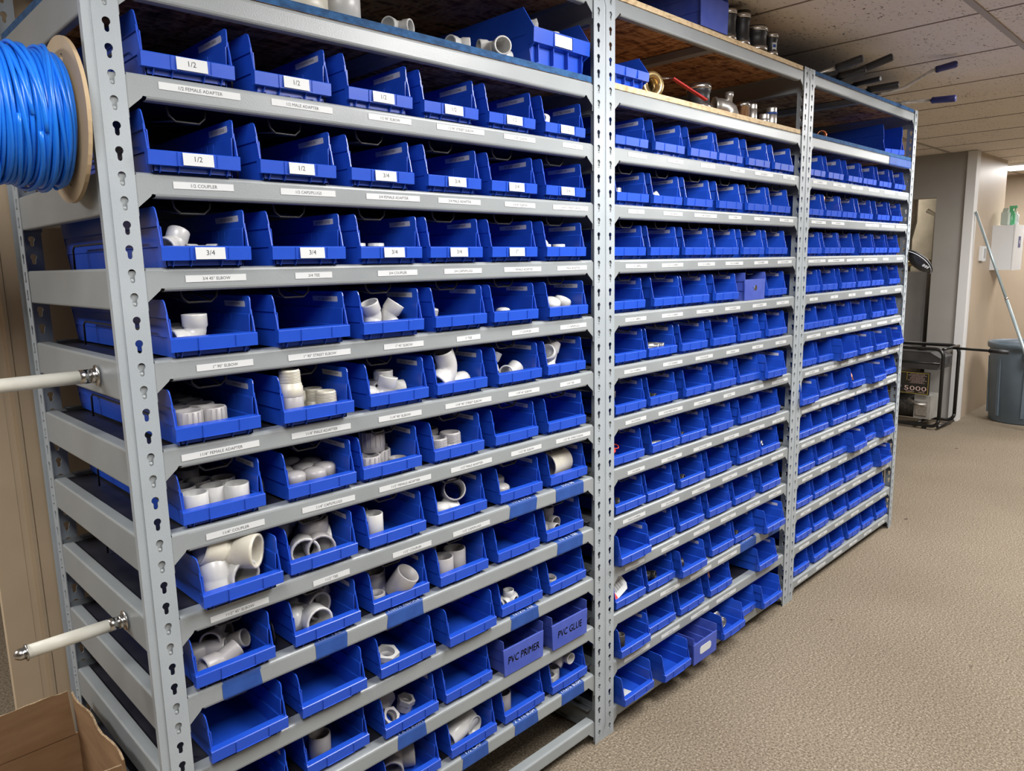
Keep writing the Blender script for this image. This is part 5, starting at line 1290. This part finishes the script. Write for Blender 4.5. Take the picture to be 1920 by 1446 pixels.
for i, (x, w_) in enumerate(((.010, .012), (.024, .010), (.036, .008))):
    q = [capv(x+dx, .0235-i*.003+dy, -.044+(.006 if dy > 0 else 0)) for dx, dy in ((0, -.006), (w_, -.007), (w_*.9, .005), (.001, .006))]
    bm.faces.new([bm.verts.new(p-ax3*.012) for p in q])
obj('logo', bm, PAPER, cp)
# ---------------------------------------------------------------- furnace, behind the opening in the grey wall
fu = empty('furnace', (7.22, 1.10, 0)); tag(fu, 'grey furnace cabinet with panels and a round duct inside the wall opening', 'furnace')
FG = noisy('furnace_grey', (.24, .23, .22), (.28, .27, .26), 4, .5)
bm = bmesh.new(); box(bm, -.25, .25, -.26, .26, 0, 1.30); obj('cabinet', bm, FG, fu)
for z0, z1 in ((.66, 1.27), (.12, .63)):
    bm = bmesh.new(); box(bm, -.262, -.25, -.245, .245, z0, z1); box(bm, -.268, -.262, -.235, .235, z0+.01, z1-.01)
    p = obj('panel', bm, FG, fu)
    bm = bmesh.new()
    for i, (a, b, mi) in enumerate(((.0, .03, 0), (.03, .105, 1), (.105, .135, 2), (.135, .155, 3))): box(bm, -.2695, -.268, -.05+.14, .05+.14, z1-.20-b-.03, z1-.20-a-.03, mi)
    if z0 < .5: obj('sticker', bm, [REDTAG, INK, PAPER, TAPE], p)
    else: bm.free()
bm = bmesh.new(); box(bm, -.271, -.268, -.05, .05, .55, .60); obj('notice', bm, PAPER, fu)
bm = bmesh.new(); lathe(bm, [(0, 1.30), (.09, 1.30), (.09, 1.6), (.12, 1.75), (.12, CEIL), (0, CEIL)], 24, 0, Matrix.Translation((.0, .05, 0)), closed=False); obj('duct', bm, GALV, fu)
bm = bmesh.new(); sweep(bm, [(-.02, -.24, 1.31), (-.02, -.24, 1.8), (-.02, -.16, 1.85)], .02, 12); obj('pipe', bm, noisy('foil_wrap', (.5, .45, .36), (.6, .55, .45), 20, .5), fu)
bm = bmesh.new(); sweep(bm, [(-.15, -.25, 1.38), (-.15, -.10, 1.38), (-.15, 0.0, 1.36)], .028, 12); obj('gas_valve', bm, BRASS, fu)
cl = bpy.data.lights.new('closet_fill_lamp', 'AREA'); cl.size = .25; cl.energy = 9; cl.color = (1, .93, .82)  # unseen lamp added to brighten the furnace closet
clo = bpy.data.objects.new('closet_fill_lamp', cl); COL.objects.link(clo); clo.location = (7.12, 1.45, 2.27)
# ---------------------------------------------------------------- generator
ge = empty('generator', (6.55, .55, 0), (0, 0, -.06)); tag(ge, 'portable generator in a black tube frame standing against the grey wall', 'generator')
BLK = new_mat('black_frame_paint', (.014, .014, .014), .3)
for x in (-.19, .17):
    bm = bmesh.new(); pts = []
    for cx, cz, a0 in ((.03, .09, PI), (.56, .09, 1.5*PI), (.56, .62, 0), (.03, .62, PI/2)):
        for i in range(5):
            a = a0+PI/2*i/4; pts.append((x, cx+.06*math.cos(a)-.035, cz+.06*math.sin(a)))
    pts.append(pts[0]); sweep(bm, pts, .0145, 12); obj('tube_frame', bm, BLK, ge)
bm = bmesh.new()
for y in (-.06+.0, .55):
    for z in (.03, .68): sweep(bm, [(-.19, y, z), (.17, y, z)], .012, 10)
for z in (.045,): sweep(bm, [(-.19, .1, z), (.17, .1, z)], .012, 10); sweep(bm, [(-.19, .42, z), (.17, .42, z)], .012, 10)
obj('cross_tube', bm, BLK, ge)
bm = bmesh.new(); sweep(bm, [(.02, -.065, .675), (.02, -.30, .672), (.02, -.46, .668)], .011, 10); h_ = obj('carry_handle', bm, BLK, ge)
bm = bmesh.new(); sweep(bm, [(.02, -.33, .671), (.02, -.47, .668)], .0165, 12); obj('grip', bm, RUBBER, h_)
bm = bmesh.new()
prism(bm, [(-.01, .50), (.50, .50), (.52, .54), (.52, .60), (.47, .645), (.05, .645), (-.03, .60), (-.03, .54)], -.15, .13, 'x'); tk = obj('fuel_tank', bm, noisy('dark_grey_tank', (.045, .045, .047), (.07, .07, .07), 6, .4), ge)
bm = bmesh.new(); lathe(bm, [(0, .645), (.035, .645), (.035, .668), (0, .668)], 20, 0, Matrix.Translation((-.02, .16, 0)), closed=False); obj('tank_lid', bm, RUBBER, tk)
bm = bmesh.new(); sweep(bm, [(-.153, -.03, .555), (-.153, .52, .555)], .008, 8); obj('tank_band', bm, BLK, tk)
pn = obj('control_panel', (lambda bm: (box(bm, -.185, -.165, .03, .42, .285, .475), bm)[1])(bmesh.new()), noisy('black_panel', (.02, .018, .016), (.03, .026, .022), 5, .4), ge)
bm = bmesh.new()
YEL = new_mat('yellow_line', (.55, .42, .06), .5); PINK = new_mat('pinkish_lettering', (.75, .55, .5), .5)
for y0, y1, z0, z1 in ((.035, .415, .466, .469), (.035, .415, .291, .294), (.035, .038, .291, .469), (.412, .415, .291, .469), (.205, .207, .40, .469)): box(bm, -.1865, -.185, y0, y1, z0, z1)
for i, t in enumerate(('DO NOT OPERATE IN RAIN', 'READ OWNER MANUAL BEFORE USE', 'USE OUTDOORS ONLY', 'GROUND UNIT BEFORE USE')*2):
    put_text(bm, t, .0065, .145, (-.1868, .122, .456-i*.0105), (0, -1, 0), (0, 0, 1), 1)
put_text(bm, '5000', .038, .19, (-.1868, .135, .336), (0, -1, 0), (0, 0, 1), 1, squeeze=1.7)
put_text(bm, 'RUNNING', .010, .09, (-.1868, .175, .306), (0, -1, 0), (0, 0, 1), 1); put_text(bm, 'WATTS', .010, .08, (-.1868, .085, .306), (0, -1, 0), (0, 0, 1), 1)
obj('panel_lettering', bm, [YEL, PINK], pn)
for y, z in ((.33, .40), (.33, .34), (.26, .34)):
    bm = bmesh.new(); lathe(bm, [(0, 0), (.02, 0), (.02, .008), (0, .008)], 16, 0, Matrix.Translation((-.185, y, z)) @ RY, closed=False); obj('outlet', bm, RUBBER, pn)
bm = bmesh.new(); lathe(bm, [(0, 0), (.09, 0), (.10, .03), (.10, .17), (.08, .2), (0, .2)], 28, 0, Matrix.Translation((0, .34, .165)) @ Matrix.Rotation(PI/2, 4, 'X'), closed=False); obj('alternator', bm, IRON, ge)
bm = bmesh.new(); box(bm, -.12, .10, .03, .16, .07, .27); obj('engine_block', bm, noisy('alloy_grey', (.30, .29, .26), (.42, .40, .37), 10, .5), ge)
bm = bmesh.new(); box(bm, -.14, -.1205, .05, .14, .10, .22); obj('engine_cover', bm, GALV, ge)
bm = bmesh.new(); sweep(bm, [(-.15, .20, .235), (-.16, .12, .20), (-.15, .06, .19)], .012, 10); obj('hose', bm, GALV, ge)
for y in (.05, .44):
    bm = bmesh.new(); lathe(bm, [(0, 0), (.02, 0), (.016, .02), (0, .02)], 12, 0, Matrix.Translation((-.17, y, 0)), closed=False); obj('rubber_foot', bm, RUBBER, ge)
# ---------------------------------------------------------------- trash can, pole
CANG = noisy('blue_grey_plastic', (.095, .125, .155), (.115, .15, .18), 5, .45)
tc = empty('trash_can', (7.235, .085, 0)); tag(tc, 'large round blue-grey plastic trash can by the beige corner wall', 'trash can')
bm = bmesh.new()
lathe(bm, [(0, .004), (.235, 0), (.245, .012), (.272, .60), (.274, .64), (.290, .645), (.294, .675), (.290, .69), (.282, .69), (.268, .655), (.240, .03), (0, .02)], 48, 0, None, closed=False); obj('can_body', bm, CANG, tc)
bm = bmesh.new()
for k in range(8):
    a = 2*PI*k/8+.2
    vs = box(bm, .246, .262, -.012, .012, .06, .56)
    for v in vs: v.co.x += (v.co.z-.06)*.03
    bmesh.ops.transform(bm, matrix=Matrix.Rotation(a, 4, 'Z'), verts=vs)
obj('side_rib', bm, CANG, tc)
for a in (PI-.55, -.55):
    bm = bmesh.new()
    lathe_pts = [(.268, -.075), (.315, -.058), (.330, 0), (.315, .058), (.268, .075)]
    prism(bm, lathe_pts, .565, .625, 'z'); bmesh.ops.transform(bm, matrix=Matrix.Rotation(a+.9, 4, 'Z'), verts=bm.verts[:]); obj('side_handle', bm, CANG, tc)
A_ = Vector((6.90, .478, 1.80)); B_ = Vector((6.72, -.24, .004))
po = empty('metal_pole', B_); tag(po, 'thin light blue-grey metal pole leaning against the beige corner wall', 'pole')
PM = noisy('pale_blue_steel', (.34, .43, .46), (.42, .5, .52), 9, .35, metal=.3)
mid = B_+(A_-B_)*.60
bm = bmesh.new(); sweep(bm, [Vector((0, 0, 0)), mid-B_], .0125, 14); obj('lower_tube', bm, PM, po)
bm = bmesh.new(); sweep(bm, [mid-B_, A_-B_], .0105, 14); obj('upper_tube', bm, PM, po)
bm = bmesh.new(); sweep(bm, [mid-B_-(A_-B_)*.006, mid-B_+(A_-B_)*.004], .0140, 14); obj('collar', bm, GALV, po)
# ---------------------------------------------------------------- on the beige return wall
dp = empty('wall_dispenser', (7.80, .4995, 1.30)); tag(dp, 'white box dispenser on the beige corner wall with a small blue square', 'dispenser')
WP = new_mat('white_plastic', (.72, .74, .76), .35)
bm = bmesh.new(); box(bm, -.21, .13, -.17, 0, 0, .40); obj('housing', bm, WP, dp)
bm = bmesh.new(); box(bm, -.214, .134, -.178, -.17, -.004, .404); fr = obj('front_door', bm, WP, dp)
bm = bmesh.new(); box(bm, -.06, .02, -.1805, -.178, .20, .30); box(bm, -.035, -.010, -.1815, -.1805, .235, .265, 1); obj('blue_badge', bm, [new_mat('blue_badge', (.05, .06, .22), .4), PAPER], fr)
bt = empty('spray_bottle', (7.76, .40, 1.705)); tag(bt, 'green spray bottle on top of the white wall dispenser', 'bottle')
GRN = new_mat('green_bottle', (.10, .42, .20), .3)
bm = bmesh.new(); lathe(bm, [(0, 0), (.032, 0), (.034, .01), (.034, .10), (.018, .13), (.014, .15), (0, .15)], 20, closed=False); obj('bottle_body', bm, GRN, bt)
bm = bmesh.new(); box(bm, -.012, .012, -.045, .014, .15, .172); box(bm, -.006, .006, -.035, -.027, .12, .15); obj('trigger', bm, GRN, bt)
bt = empty('bottle', (7.66, .42, 1.705)); tag(bt, 'pale grey-green bottle left of the green spray bottle on the dispenser', 'bottle')
bm = bmesh.new(); box(bm, -.045, .045, -.028, .028, 0, .11); prism(bm, [(-.045, .11), (.045, .11), (.02, .145), (-.01, .15)], -.02, .02, 'y'); obj('bottle_body', bm, new_mat('pale_green', (.45, .52, .46), .4), bt)
bt = empty('bottle', (7.85, .38, 1.705)); tag(bt, 'small white bottle right of the green spray bottle on the dispenser', 'bottle')
bm = bmesh.new(); lathe(bm, [(0, 0), (.026, 0), (.027, .09), (.012, .105), (.012, .12), (0, .12)], 16, closed=False); obj('bottle_body', bm, WP, bt)
th = empty('thermostat', (7.255, .4995, 1.45)); tag(th, 'small white thermostat on the beige corner wall behind the pole', 'thermostat')
bm = bmesh.new(); prism(bm, [(-.055, -.065), (.055, -.065), (.06, -.06), (.06, .06), (.055, .065), (-.055, .065), (-.06, .06), (-.06, -.06)], -.028, 0, 'y'); obj('case', bm, WP, th)
bm = bmesh.new(); box(bm, -.015, .038, -.0295, -.028, -.04, .045); obj('screen', bm, new_mat('grey_screen', (.35, .36, .36), .3), th)
# small dark box at the end of the far bay's second-lowest shelf
bm = bmesh.new(); box(bm, -.035, .035, -.10, .10, 0, .09)
for z in (.02, .055): box(bm, -.02, .012, -.1006, -.10, z, z+.02, 1)
tag(obj('small_box', bm, [IRON, PAPER], None, (2*WB+1.185, .14, LZ(1)+.0006)), 'small dark box with white print at the far bay shelf end', 'box')
